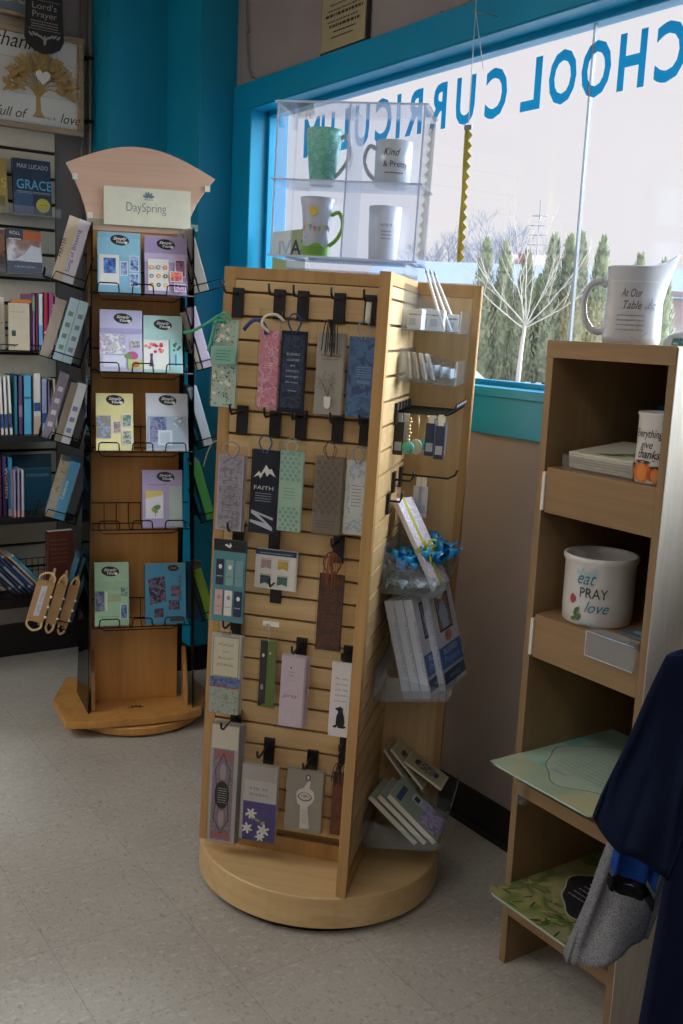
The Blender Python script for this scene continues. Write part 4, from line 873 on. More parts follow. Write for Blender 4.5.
# boxed cards on the front tiers
LOGOB = flat('#1b2228', .4, var=0)
def logo(a, cx, cy, s=1, rot=0, fg=WH):
    a.oval(cx, cy, .029 * s, .0165 * s, LOGOB, 28, -.12); a.oval(cx, cy, .027 * s, .0148 * s, flat('#2d3a42', .4), 28, -.12); a.oval(cx, cy, .0262 * s, .014 * s, LOGOB, 28, -.12)
    a.text('Simply', cx - .001, cy + .001, .0085 * s, fg, width=.042 * s, shear=.3, bold=.02); a.text('Yours', cx + .004 * s, cy - .010 * s, .0085 * s, fg, width=.034 * s, shear=.3, bold=.02); a.oval(cx + .019 * s, cy - .008 * s, .005 * s, .005 * s, fg, 8)
def pic(a, x0, y0, x1, y1, cols, sc=180, frame=WH, b=.0025):
    if frame: a.rect(x0, y0, x1, y1, frame)
    a.rect(x0 + b, y0 + b, x1 - b, y1 - b, blotch('card picture', cols, sc * .55))
def cardbox(lab, TL, TR, BL, tier, paint, col, side='#5c6a78', th=.032, yb=-.150, group='boxed greeting cards on the front of the rack'):
    z = TZ[tier] + .002; b = RACK.loc(*BL, y=yb); l = RACK.loc(*TL, y=yb + .04); r = RACK.loc(*TR, y=yb + .04)
    w = min(.135, r.x - l.x); h = l.z - z; L = .042
    t = thing('card_box', lab, 'card box', RACK, ((b.x + l.x) / 2, yb, z), 0, group); H = math.hypot(h, L); mb = MB(); mb.M = Rx(-math.atan2(L, h))
    mb.box(0, w, 0, th, 0, H, flat(col, .35, coat=.3), {'left': flat(side, .4), 'right': flat(col, .4), 'top': WHITE})
    paint(Art.plane(mb, (0, 0, 0), (1, 0, 0), (0, 0, 1)), w, H); mb.build('box_body', t, bevel=.001)
def c_blue(a, w, h):
    a.rect(0, h * .60, w, h * .9, flat('#8fc3dc', .35)); logo(a, w * .52, h * .87); a.rect(0, h * .05, w, h * .58, flat('#7fb9d6', .35)); a.rect(w * .04, h * .12, w * .50, h * .62, WH); pic(a, w * .12, h * .30, w * .44, h * .58, ['#1f3f86', '#3d68b4', '#6f93cc'], 90, None)
    for x0, y0, x1, y1 in ((.52, .28, .70, .52), (.74, .36, .96, .62), (.74, .10, .96, .33)): pic(a, w * x0, h * y0, w * x1, h * y1, ['#27437e', '#5f83c4', '#9fb6dc'])
cardbox('light blue boxed card set with navy snow pictures, top tier left', (97, 231), (140, 234), (98, 291), 0, c_blue, '#86bcd6')
def c_lil(a, w, h):
    logo(a, w * .50, h * .86); a.rect(0, h * .55, w, h * .70, flat('#c3b4d6', .35)); a.rect(w * .08, h * .06, w * .56, h * .60, WH); r = random.Random(3)
    for i in range(9): a.oval(w * (.16 + .16 * (i % 3)), h * (.16 + .15 * (i // 3)), .007, .007, flat(('#d98a4a', '#3d4a3c', '#e3a98a', '#8a93a0')[i % 4], .4), 9).oval(w * (.16 + .16 * (i % 3)), h * (.16 + .15 * (i // 3)), .003, .003, flat('#e9d39a'), 7)
    pic(a, w * .70, h * .30, w * .95, h * .60, ['#7a4a6c', '#b06a8c', '#4f3a5c']); pic(a, w * .58, h * .22, w * .88, h * .40, ['#d96a5c', '#e99a7a', '#c44f5c'], 140); pic(a, w * .68, h * .05, w * .95, h * .19, ['#b98ac0', '#dcc0dc', '#8f6a9c'])
cardbox('lilac boxed card set with orange flowers, top tier right', (143, 235), (186, 239), (146, 293), 0, c_lil, '#a999c4')
def c_hyd(a, w, h):
    logo(a, w * .55, h * .86); a.rect(0, h * .62, w, h * .70, flat('#a7a3d0', .35)); a.rect(0, h * .28, w * .6, h * .60, blotch('hydrangea', ['#b8c4ac', '#cdd6c6', '#9a8fc0', '#bfb6d8', '#dde2dc'], 60)); a.rect(w * .08, h * .06, w * .6, h * .26, flat('#cfd3e6')); pic(a, w * .72, h * .36, w * .97, h * .52, ['#8f7fb4', '#c9bcdc', '#6a8a5c'], 160)
    a.oval(w * .76, h * .26, w * .14, h * .07, flat('#b4568c', .4)); a.oval(w * .66, h * .25, w * .09, h * .04, flat('#6f9a4c', .4)); a.rect(w * .66, h * .04, w, h * .2, flat('#b9c88a')); a.oval(w * .84, h * .12, w * .09, h * .05, flat('#b96a4c'))
cardbox('periwinkle boxed card set with hydrangeas, second tier left', (98.5, 309), (141, 311), (101, 370), 1, c_hyd, '#bfc0e2')
def c_red(a, w, h):
    logo(a, w * .50, h * .84); a.rect(0, h * .58, w, h * .68, flat('#a9d0cf', .35)); a.rect(0, h * .05, w * .64, h * .57, flat('#dfe4e2')); a.poly([(w * .14, h * .10), (w * .26, h * .10), (w * .23, h * .25), (w * .24, h * .33), (w * .16, h * .33), (w * .17, h * .25)], flat('#5a3f5c', .4)); r = random.Random(6)
    for i in range(12): a.oval(w * r.uniform(.06, .55), h * r.uniform(.30, .54), .006, .005, flat(('#d65a5c', '#c4404c', '#e3888a')[i % 3], .4), 8); 
    a.rect(w * .68, h * .05, w * .98, h * .57, flat('#9fd0d4')); 
    for i in range(8): a.oval(w * r.uniform(.76, .94), h * r.uniform(.36, .52), .004, .004, flat('#4a6f5c'), 7)
    a.rect(w * .80, h * .12, w * .84, h * .32, flat('#5f7fb0'))
cardbox('pale aqua boxed card set with red blossoms, second tier right', (143, 315), (182, 317), (144, 372), 1, c_red, '#aed4d2')
def c_yel(a, w, h):
    logo(a, w * .52, h * .88); pic(a, w * .0, h * .20, w * .42, h * .62, ['#7f8fb0', '#a3a0b8', '#5f7fa0', '#8f8a6c'], 120, None); pic(a, w * .45, h * .30, w * .68, h * .52, ['#5a5f86', '#8a7f9a', '#b9a08a']); pic(a, w * .70, h * .42, w * .96, h * .64, ['#6a8fa8', '#9ab4b4', '#5f7a6c']); pic(a, w * .70, h * .10, w * .96, h * .36, ['#8a9aa8', '#b9c0b0', '#6a7a72']); a.rect(w * .0, h * .40, w * .42, h * .405, flat('#dcd6a0'))
cardbox('pale yellow boxed card set with small landscapes, third tier left', (95.5, 393), (133, 392), (96, 450), 2, c_yel, '#dcd59a')
def c_gry(a, w, h):
    logo(a, w * .52, h * .88); a.rect(0, h * .62, w, h * .72, flat('#c3ccd8')); a.rect(w * .04, h * .05, w * .96, h * .60, flat('#9fb0c4')); pic(a, w * .08, h * .14, w * .50, h * .60, ['#5f5a8a', '#8a84b0', '#7f93b4', '#4f5f86'], 110, None); a.rect(w * .28, h * .10, w * .62, h * .36, flat('#cdd8e4')); a.rect(w * .33, h * .13, w * .57, h * .32, flat('#b4c4d4')); pic(a, w * .64, h * .40, w * .9, h * .6, ['#a9b4c6', '#d0d6de', '#8f9cb4'], 120, None)
cardbox('grey-blue boxed card set with a dark patterned edge, third tier right', (144, 393), (186, 393), (148, 450), 2, c_gry, '#c6cdd8', '#6b5a5c')
def c_lav(a, w, h):
    logo(a, w * .58, h * .88, 1, fg=flat('#c9cad6')); a.rect(w * .66, h * .02, w * .98, h * .72, flat('#a9bcb8', .35)); a.rect(w * .08, h * .16, w * .52, h * .64, flat('#d8d6e0')); a.poly([(w * .08, h * .64), (w * .52, h * .64), (w * .5, h * .56), (w * .08, h * .50)], flat('#d3bf6a')); a.oval(w * .34, h * .34, .016, .009, flat('#5f7f4c'), 12, .5); a.oval(w * .30, h * .30, .012, .007, flat('#7f9a5c'), 12, -.5); a.line([(w * .32, h * .2), (w * .33, h * .35)], .002, flat('#5f6f4c')); a.scrawl(w * .15, w * .6, h * .74, .002, GR)
cardbox('lavender boxed card set standing alone on the fourth tier', (140.5, 470), (181, 469), (144, 527), 3, c_lav, '#aaa0c8', '#7d7796', .045)
def c_grn(a, w, h):
    logo(a, w * .46, h * .86); a.rect(0, h * .56, w, h * .70, flat('#9ac0a4', .35)); pic(a, w * .0, h * .22, w * .30, h * .56, ['#6a7a9a', '#8f93ac', '#4f5a7a'], 120, None); a.rect(w * .32, h * .24, w * .36, h * .54, WH); a.rect(w * .38, h * .38, w * .76, h * .50, flat('#a3b08a')); pic(a, w * .74, h * .45, w * .98, h * .62, ['#6f9a9a', '#9ab8a8', '#54807f'], 140, None); pic(a, w * .74, h * .10, w * .96, h * .34, ['#4f86c0', '#7fa8d6', '#3a6aa0'], 140); a.scrawl(w * .1, w * .7, h * .14, .002, flat('#6a8a6c'))
cardbox('pale green boxed card set on the bottom tier left', (94.5, 563), (129, 564), (94.5, 625), 4, c_grn, '#a3c9ac')
def c_dkb(a, w, h):
    a.oval(w * .70, h * .92, .019, .011, flat('#1c1a14'), 20, -.1).oval(w * .70, h * .92, .018, .010, flat('#6b5c22', .4), 20, -.1).oval(w * .70, h * .92, .0165, .0085, flat('#1c1a14'), 20, -.1); a.text('Simply', w * .70, h * .91, .006, flat('#c9b35a'), width=.022, shear=.3)
    a.poly([(w * .12, h * .32), (w * .52, h * .38), (w * .47, h * .80), (w * .07, h * .74)], blotch('harbour print', ['#2c3350', '#5c4f6a', '#8a7480', '#39456a', '#1e2438'], 70)); pic(a, w * .62, h * .44, w * .88, h * .64, ['#2c3350', '#6a5068', '#8a6a70'], 110, None); pic(a, w * .56, h * .22, w * .86, h * .40, ['#3d4a6c', '#7a6a80', '#2a3048'], 110, None); pic(a, w * .20, h * .10, w * .46, h * .27, ['#5c3f5c', '#7a4f60', '#2c3350'], 110, None)
    a.text('SWEET PEACE', w * .90, h * .58, .010, flat('#1f3f5c'), rot=-PI / 2 + PI, width=h * .42); a.rect(w * .6, h * .04, w * .93, h * .09, flat('#3a3f3c'))
cardbox('dark blue boxed card set with night pictures on the bottom tier right', (143.8, 564), (184, 562), (147, 621), 4, c_dkb, '#4a93b8', '#1f6a94', .04)
cardbox('dark teal box edge behind the smoked panel on the bottom tier right', (186, 561), (201, 561), (188, 620), 4, lambda a, w, h: a.oval(w * .5, h * .92, .01, .006, flat('#8a7a30')), '#1f4f66', '#1a3f56', .03, -.10)
# pockets and goods on the left flank: everything tilts 20 degrees back toward the rack
FB = {1.452: .172, 1.208: .186, .952: .192, .702: .205, .34: .215, .36: .215}
def flank(z, s=-1):
    M = T(s * .19, -.02, z) @ Ry(s * -.0)
    mb = MB(WIRE); r = .0020; t_ = .29
    def Q(u, v, w): # u outward along the sloping floor, v up the leaning grid, w depth
        return Vector((s * (FB[z] + u * math.cos(t_) - v * math.sin(t_)), w, z + u * math.sin(t_) + v * math.cos(t_)))
    d0, d1 = -.11, .05
    for w in (d0, d1): mb.tube([Q(-.005, .0, w), Q(.128, 0, w)], r, seg=5); mb.tube([Q(0, 0, w), Q(0, .10, w)], r, seg=5)
    for i in range(8): w = d0 + (d1 - d0) * i / 7; mb.tube([Q(0, .10, w), Q(0, 0, w), Q(.128, 0, w)], r * .8, seg=4)
    for j in range(1, 5): mb.tube([Q(0, .10 * j / 4, d0), Q(0, .10 * j / 4, d1)], r * .8, seg=4)
    for u in (.03, .055, .08, .104, .128): mb.tube([Q(u, 0, d0), Q(u, 0, d1)], r * .8, seg=4)
    for c in (d0 + .04, d1 - .04): mb.tube([Q(.128, 0, c - .022), Q(.131, .024, c - .022), Q(.131, .028, c - .016), Q(.131, .028, c + .016), Q(.131, .024, c + .022), Q(.128, 0, c + .022)], r, seg=5)
    mb.tube([Q(.0, 0, d0), Q(.0, .026, d0 - .002), Q(.095, .026, d0 - .002), Q(.1, 0, d0)], r, seg=5)
    mb.build('flank_pocket', rack); return Q
FQ = [flank(z) for z in (1.452, 1.208, .952, .702, .34)]
for z in (1.452, 1.208, .952, .702, .36): flank(z, 1)
def flankbox(lab, tier, u, th, h, dep, cm, sm, spine=None, s=-1, z=None, name='card_box', w0=-.105, cat='card box', lift=.002, group='goods in the left flank pockets of the rack'):
    zz = (1.452, 1.208, .952, .702, .34)[tier]; t_ = .29
    # origin at the floor of the pocket, u outward
    o = Vector((s * (FB[zz] + u * math.cos(t_)), w0, zz + u * math.sin(t_) + lift))
    t = thing(name, lab, cat, RACK, o, 0, group); mb = MB(cm); mb.M = Ry(-s * t_)
    x0, x1 = (-th, 0)
    mb.box(x0, x1, 0, dep, 0, h, cm, {'front': sm}); 
    a = Art.plane(mb, (x0, 0, 0), (1, 0, 0), (0, 0, 1))
    if spine: spine(a, th, h)
    mb.build('box_body', t, bevel=.001); return t
def sp(txt, c, hh=.010, sq=None):
    def f(a, w, h):
        if txt: a.text(txt, w * .5 + hh * -.35, h * .5, hh, c, rot=PI / 2, width=min(h * .7, len(txt) * hh * .7))
        if sq:
            for k in range(sq[1]): a.rect(w * .25, h * (.18 + .18 * k), w * .75, h * (.18 + .18 * k) + w * .5, sq[0])
    return f
B1, B2, B3 = flat('#d3c6b0', .4), flat('#dcd9ea', .4), flat('#bcdcec', .4)
flankbox('beige box spine with bold black lettering, top left flank of the rack', 0, .070, .032, .20, .14, flat('#b9a68c', .5), B1, sp('PRAYER', INK, .014))
flankbox('white box spine with purple script, top left flank of the rack', 0, .036, .034, .20, .14, flat('#c6bcd0', .5), B2, sp('Song of Blessing', flat('#5f4f9a'), .012))
flankbox('beige speckled box, outermost in the second left flank pocket', 1, .094, .034, .185, .14, blotch('speckled cover', ['#9a9184', '#b5ab9a', '#8a8276'], 60), flat('#a9a096', .5), None)
flankbox('pale blue box spine with flower squares, outer of two in the second flank pocket', 1, .058, .029, .20, .14, flat('#8fc0d8', .5), B3, sp(None, None, sq=(flat('#7f9a86'), 4)))
flankbox('pale blue box spine with flower squares, inner of two nearest the rack', 1, .028, .029, .20, .14, flat('#8fc0d8', .5), B3, sp(None, None, sq=(flat('#8a96a8'), 4)))
flankbox('grey box with dark square pictures down its spine, third left flank pocket', 2, .090, .030, .215, .14, flat('#8d8494', .5), flat('#7f7888', .5), sp(None, None, sq=(flat('#c3c0c8'), 4)))
flankbox('taupe box behind the white-edged one in the third left flank pocket', 2, .056, .024, .195, .14, flat('#8f8274', .5), flat('#8f8578', .5), None)
flankbox('white box spine with blue pictures, third left flank pocket', 2, .030, .030, .20, .14, flat('#a9bcd8', .5), flat('#dbe5f2', .4), sp(None, None, sq=(flat('#7f93c6'), 3)))
flankbox('painted yellow and grey box in the fourth left flank pocket', 3, .070, .030, .19, .14, blotch('painted landscape', ['#6a7a8a', '#a8965a', '#8a93a0', '#4f5f6f'], 30), blotch('painted spine', ['#6a7a8a', '#a8965a', '#8a93a0'], 50), None)
flankbox('blue box spine with small white lettering in the fourth left flank pocket', 3, .038, .034, .195, .14, flat('#3f7fa8', .4), flat('#4f93ba', .4), sp('Celebrate', WH, .010))
# kraft tags with looped handles in the lowest flank pocket
KR = flat('#a8865c', .7, var=.08, vs=30)
for i in range(3):
    t = flankbox(['kraft gift bag with a white label, outermost in the lowest left flank pocket', 'kraft gift bag in the middle of the lowest left flank pocket', 'kraft gift bag nearest the rack in the lowest left flank pocket'][i], 4, .105 - .040 * i, .012, .15, .13, KR, KR, None, name='gift_bag', cat='gift bag', w0=-.125 + .014 * i, group='kraft gift bags in the lowest flank pocket')
    wf = .052 if i == 0 else .030
    for zz, sg in ((.148, 1), (.010, -1)):
        for pts in ([(-wf + .006, -.008, zz), (-wf + .006, -.010, zz + sg * .016), (-wf * .45, -.012, zz + sg * .030), (-.002, -.010, zz + sg * .018), (-.002, -.008, zz)], [(-.006, .03, zz), (-.006, .035, zz + sg * .018), (-.006, .065, zz + sg * .028), (-.006, .095, zz + sg * .018), (-.006, .1, zz)]):
            mb = MB(flat('#c0a074', .6)); mb.M = Ry(.29); mb.tube(pts, .0038, seg=6, soft=4); mb.build('handle', t)
    m2 = MB(KR); m2.M = Ry(.29) @ T(-.0, -.002, 0); m2.box(-wf, .003, -.004, 0, .008, .150)
    if i == 0:
        a = Art.plane(m2, (-wf, -.004, .008), (1, 0, 0), (0, 0, 1)); a.poly([(.018, .018), (.036, .022), (.036, .125), (.018, .121)], flat('#c3c0ca')); a.text('gift bags', .030, .070, .007, flat('#7f86b0'), rot=PI / 2, width=.075)
    m2.build('front_flap', t)
    for k in range(3): m3 = MB(WH); m3.M = Ry(.29); m3.ball((.004, -.006, .03 + .035 * k), .0045, seg=8, rings=5); m3.build('knot', t)
for i in range(3):
    flankbox(['teal packet sticking up behind the kraft bags', 'dark teal packet second behind the kraft bags', 'slate packet nearest the smoked panel behind the kraft bags'][i], 4, .045 - .02 * i, .012, .235 - .0 * i, .11, flat(['#2f6a80', '#214a5c', '#3a5f78'][i], .4), flat(['#3a7a92', '#2a5a6c', '#44708c'][i], .4), None, name='packet', cat='packet', w0=-.07 + .02 * i, group='teal packets behind the kraft bags')
# right flank goods
for tier, lab, c, c2 in ((0, 'white-topped box in the top right flank pocket of the rack', '#c9c6cc', '#a9a49c'), (1, 'lilac box in the second right flank pocket of the rack', '#b9a9cc', '#c9c0d8'), (2, 'pale blue box in the third right flank pocket of the rack', '#a9c4dc', '#c3d4e4'), (3, 'packet with a bright green tag in the fourth right flank pocket', '#8a9a9a', '#4fae5c'), (4, 'packet with a lime green top in the lowest right flank pocket', '#8a8f9a', '#7fae3a')):
    flankbox(lab, tier, .05, .03, .20, .14, flat(c, .4), flat(c2, .4), None, s=1, group='goods in the right flank pockets of the rack')
    if tier in (0, 1): flankbox(['grey box behind the white-topped one, top right flank', 'grey box behind the lilac one, second right flank'][tier], tier, .015, .02, .19, .14, flat('#8f8d88', .4), flat('#a09c90', .4), None, s=1, group='goods in the right flank pockets of the rack')
RACK.lean()
# ------------------------------------------------------------------ slatwall bookshelves on the back wall
SLW = flat('#c9c2b2', .5, name='cream slatwall'); SLG = flat('#2c2622', .7)
YS = 3.984
xr = W(56.5, 220, Y=YS).x
gon = thing('slatwall_shelving', 'cream slatwall bookshelf with black wire shelves at the far left against the brown wall', 'bookshelf', ROOM, (xr, YS, 0))
mb = MB(SLG); mb.box(-1.2, 0, .012, .036, .2, 2.25); mb.box(-.006, 0, 0, .036, .2, 2.25, flat('#6f655c', .5))
gz = [W(50, py, Y=YS).z for py in (153.5,)][0]; pitch = .094
zz = gz + 6 * pitch
while zz > .3:
    z1, z0 = zz - .006, zz - pitch + .006; mb.box(-1.2, -.006, 0, .014, max(z0, .2), min(z1, 2.25), SLW); zz -= pitch
mb.build('slatwall_panel', gon, bevel=.001)
mb = MB(flat('#1b1a1c', .5)); mb.box(-1.2, .12, .018, .034, 0, W(20, 625, Y=YS).z); mb.build('base_kick', gon, bevel=.002)
SHY = 3.77   # front edge of the shelves
def zs(px, py, Y=SHY): return W(px, py, Y=Y).z
SH = {}
def wshelf(k, py, py_x=20, front=SHY, solid=False):
    z = zs(py_x, py, front); SH[k] = z; mb = MB(WIRE if not solid else BLACK); x0, x1 = -1.1, -.01; y0, y1 = front - YS, -.002
    if solid: mb.box(x0, x1, y0, y1, z - .010, z); mb.box(x0, x1, y0 - .004, y0, z - .022, z)
    else:
        for y in (y0, (y0 + y1) / 2, y1): mb.tube([(x0, y, z), (x1, y, z)], .002, seg=5)
        mb.tube([(x0, y0 - .006, z + .022), (x1, y0 - .006, z + .022)], .002, seg=5); mb.tube([(x0, y1, z + .10), (x1, y1, z + .10)], .0018, seg=5); mb.tube([(x0, y1, z + .05), (x1, y1, z + .05)], .0016, seg=5)
        for i in range(46): x = x0 + (x1 - x0) * i / 45; mb.tube([(x, y0 - .006, z + .022), (x, y0, z), (x, y1, z), (x, y1, z + .10)], .0015, seg=4)
    mb.build('wire_shelf' if not solid else 'shelf', gon)
    return z + (0 if solid else .002)
def aledge(py, px):
    z = W(px, py, Y=3.90).z; mb = MB(CLEAR); mb.box(-1.1, -.012, -.085, 0, z - .004, z); mb.box(-1.1, -.012, -.088, -.085, z - .004, z + .03); mb.build('acrylic_ledge', gon); return z
z1 = aledge(214.5, 30); z2 = aledge(274, 25)
z3 = wshelf(3, 351); z4 = wshelf(4, 436, solid=True); z5 = wshelf(5, 518, solid=True); z6 = wshelf(6, 598)
def at(px, py, Y): q = W(px, py, Y=Y); return q
def facebook(name, lab, TL, TR, BL, z, Y, col, paint, th=.02, tilt=.12, group=None, cat='book'):
    a, b = at(*TL, Y), at(*TR, Y); w = b.x - a.x; x0 = at(*BL, Y).x; h = (a.z - z)
    t = thing(name, lab, cat, ROOM, (x0, Y - .01, z + .001), 0, group); c = flat(col, .4); mb = MB(c); mb.M = Rx(-tilt)
    mb.box(0, w, 0, th, 0, h, c, {'top': PAPER, 'bottom': PAPER, 'right': PAPER}); paint(Art.plane(mb, (0, 0, 0), (1, 0, 0), (0, 0, 1)), w, h); mb.build('cover', t, bevel=.001); return t
def b_grace(a, w, h):
    a.rect(w * .5, h * .6, w, h, flat('#2b4058', .4)); a.rect(0, 0, w * .5, h * .4, flat('#3a5578', .4)); a.text('MAX LUCADO', w * .52, h * .83, .016, flat('#c3ccd2'), width=w * .82); a.text('GRACE', w * .54, h * .46, .034, flat('#5fb0dc', .4), width=w * .92, bold=.01); a.rect(w * .07, h * .41, w * .97, h * .415, WH); a.scrawl(w * .1, w * .95, h * .38, .003, flat('#8a9ab0')); a.oval(w * .76, h * .18, .026, .026, flat('#c3ba4a', .4), 24); a.scrawl(w * .66, w * .88, h * .18, .003, flat('#8a8430'))
facebook('book', 'dark blue book titled GRACE with a yellow disc, face out on the top ledge', (12.5, 156.5), (50.5, 158.5), (14, 212), z1, 3.92, '#24364c', b_grace)
facebook('book', 'golden book cut by the left edge of the photo on the top ledge', (-24, 154), (6, 156), (-22, 211), z1, 3.92, '#a08a4a', lambda a, w, h: [a.text('S', w * .88, h * .46, .034, flat('#d9b25a')), a.rect(w * .1, h * .1, w * .9, h * .3, flat('#6f6540'))])
def b_org(a, w, h):
    a.rect(0, h * .78, w * .48, h, flat('#3a4452')); a.rect(w * .48, h * .76, w, h * .98, flat('#c46a3c')); a.text('ROLL', w * .25, h * .88, .012, WH, width=w * .3); a.rect(w * .06, h * .77, w * .42, h * .79, WH); a.rect(0, h * .28, w, h * .76, blotch('cloud peak', ['#8a6a62', '#a58a80', '#c9c6d2', '#dfe0ea'], 14)); a.poly([(w * .2, h * .3), (w * .95, h * .3), (w * .98, h * .6), (w * .7, h * .66), (w * .5, h * .45)], flat('#d3d6e2')); a.rect(0, 0, w, h * .28, flat('#4f5568')); a.scrawl(w * .2, w * .8, h * .14, .006, flat('#9a9fb0'))
facebook('book', 'brown and orange book with a white peak, face out on the second ledge', (6.6, 228), (41.7, 230), (7, 275), z2, 3.92, '#6a5a5c', b_org)
facebook('book', 'brown book cut by the left edge of the photo on the second ledge', (-25, 227), (4, 229), (-24, 274), z2, 3.92, '#6f4a3a', lambda a, w, h: [a.rect(w * .5, h * .5, w, h * .9, flat('#8a5f44')), a.rect(w * .5, h * .1, w, h * .4, flat('#4a3c3a'))])
def spine(lab, x, z, Y, w, h, dep, col, marks=(), lean=0, group=None, txt=None, tc=WH):
    """a book standing with its spine to the room; lean in radians to the left"""
    t = thing('book', lab, 'book', ROOM, (x, Y, z + .001), 0, group); c = flat(col, .45); mb = MB(c); mb.M = Ry(-lean)
    mb.box(0, w, 0, .002, 0, h, c); mb.box(0, .002, 0, dep, 0, h, c); mb.box(w - .002, w, 0, dep, 0, h, c); a = Art.plane(mb, (0, 0, 0), (1, 0, 0), (0, 0, 1))
    for (y0, y1, cc) in marks: a.rect(w * .1, h * y0, w * .9, h * y1, flat(cc, .5))
    if txt: a.text(txt, w * .5 + .003, h * .55, min(.012, w * .55), tc, rot=-PI / 2, width=h * .5)
    mb.build('cover', t); m2 = MB(PAPER); m2.M = Ry(-lean); m2.box(.002, w - .002, .004, dep - .003, .003, h - .004); m2.build('page_block', t)
YB3 = 3.80
def row(z, Y, items, group, Ytop=None):
    for it in items:
        px0, px1, pyt, col, lab = it[:5]; kw = it[5] if len(it) > 5 else {}
        a = at(px0, pyt, Y); b = at(px1, pyt, Y); h = a.z - z
        spine(lab, a.x, z, Y, b.x - a.x - .0008, h, kw.pop('dep', .15), col, group=group, **kw)
G3 = 'books on the third shelf of the slatwall'
# third shelf: a spread of pale open-faced books and magenta spines
facebook('book', 'tall white book at the left edge of the photo on the third shelf', (-22, 296), (5, 296), (-22, 350), z3, 3.82, '#d6d3cb', lambda a, w, h: a.rect(w * .85, h * .5, w * .9, h * .52, GR), .03, .05)
t = facebook('book', 'cream book with orange top turned to show its cover on the third shelf', (11, 303), (31, 303), (8, 350), z3, 3.78, '#c3b9a2', lambda a, w, h: [a.rect(w * .15, h * .30, w * .35, h * .42, flat('#2f4a4a')), a.scrawl(w * .1, w * .8, h * .8, .004, flat('#a39a84'))], .035, .04); t.rotation_euler[2] = -.25
mb = MB(flat('#c4793c', .5)); q = at(12, 302, 3.77); mb.box(0, .07, 0, .10, 0, .012); tag(mb.build('booklet', loc=(q.x, q.y + .01, q.z - .001), rotz=-.25, matrix=None), 'thin orange booklet lying on top of the cream book on the third shelf', 'booklet')
row(z3, 3.79, [(32, 35, 294, '#8a5f8f', 'narrow violet and green book spine on the third shelf', dict(marks=((.7, .95, '#7fa387'),))), (35.3, 38, 294, '#7a2f4a', 'narrow dark magenta spine beside the violet one on the third shelf'), (38.2, 43, 294, '#cdd6dc', 'white spine with a blue foot on the third shelf', dict(marks=((.0, .45, '#6f9fd0'),))), (43.2, 48, 293, '#a8283c', 'red spine on the third shelf', dict(marks=((.3, .33, '#d9c8cc'),))), (48.3, 54, 293, '#a8417a', 'magenta spine with white vertical title on the third shelf', dict(txt='MARRIAGE')), (54.4, 58, 296, '#8a8478', 'grey spine behind the rack pocket on the third shelf'), (59, 62, 298, '#6a5f5a', 'brown-grey spine half hidden by the blue boxes on the third shelf')], G3)
G4 = 'books on the fourth shelf of the slatwall'
row(z4, 3.81, [(-6, -1, 376, '#5a2f38', 'maroon spine at the photo edge on the fourth shelf'), (0, 3.6, 377, '#cfcbc2', 'white spine with navy foot, leftmost of three on the fourth shelf', dict(marks=((.12, .36, '#2f4a78'),), lean=.03)), (4.2, 8, 377, '#cfcbc2', 'white spine with navy foot, middle of three on the fourth shelf', dict(marks=((.12, .36, '#2f4a78'),), lean=.03)), (9, 12.6, 376, '#cdd2c6', 'white spine with navy foot, rightmost of three on the fourth shelf', dict(marks=((.12, .36, '#2f4a78'),), lean=.04)), (13.5, 17.5, 376, '#2f6f80', 'teal spine on the fourth shelf'), (18, 22.5, 376, '#5a3f66', 'purple spine beside the teal one on the fourth shelf', dict(marks=((.3, .5, '#8a6f8f'),))), (23.3, 31.5, 375.5, '#4fa0c4', 'broad sky blue spine with a small teal bird on the fourth shelf', dict(marks=((.6, .64, '#1f5f70'),))), (33, 41, 373.5, '#c6c2b8', 'tall cream spine with a navy square on the fourth shelf', dict(marks=((.38, .52, '#24467c'), (.0, .3, '#b8a090')))), (41.3, 47, 379, '#8d93b4', 'lavender spine with a navy square at its foot on the fourth shelf', dict(marks=((.2, .38, '#24467c'),))), (47.4, 51.6, 380, '#6f6a80', 'grey-violet spine on the fourth shelf'), (52, 55, 379, '#c3bda9', 'thin cream spine leaning on the fourth shelf', dict(lean=.06)), (55.6, 58.5, 379, '#c3bda9', 'thin cream spine behind the grey box on the fourth shelf', dict(lean=.06))], G4)
G5 = 'books on the fifth shelf of the slatwall'
row(z5, 3.81, [(-4, 1.4, 459, '#5a2f4c', 'plum spine at the photo edge on the fifth shelf'), (1.8, 6.6, 456, '#4a3266', 'purple spine with white title on the fifth shelf', dict(txt='WOMEN')), (7.4, 12.5, 458, '#2f88b4', 'bright blue spine on the fifth shelf', dict(marks=((.0, .12, '#c9b9a9'),)))], G5)
row(z5, 3.78, [(12.8, 16, 470.5, '#9a93b4', 'thin lilac spine, left one of three on the fifth shelf', dict(marks=((.0, .15, '#c99a93'),), dep=.1)), (16.8, 20, 470.5, '#9a93b4', 'thin lilac spine, middle one of three on the fifth shelf', dict(marks=((.0, .15, '#c99a93'),), dep=.1)), (20.8, 24.2, 470.5, '#c3bcc4', 'thin cream-edged spine, right one of three on the fifth shelf', dict(marks=((.0, .15, '#c99a93'),), dep=.1))], G5)
facebook('book', 'large dark teal book with pale title, face out on the fifth shelf', (15, 455), (52, 456), (15, 516), z5, 3.91, '#1f5670', lambda a, w, h: [a.rect(0, h * .76, w, h, flat('#183c50')), a.text('STRONGER', w * .62, h * .60, .012, flat('#8fb0c0'), width=w * .62), a.rect(w * .2, h * .74, w * .95, h * .75, flat('#5a8a9c'))], .03, .06)
G6 = 'books leaning on the lowest shelf of the slatwall'
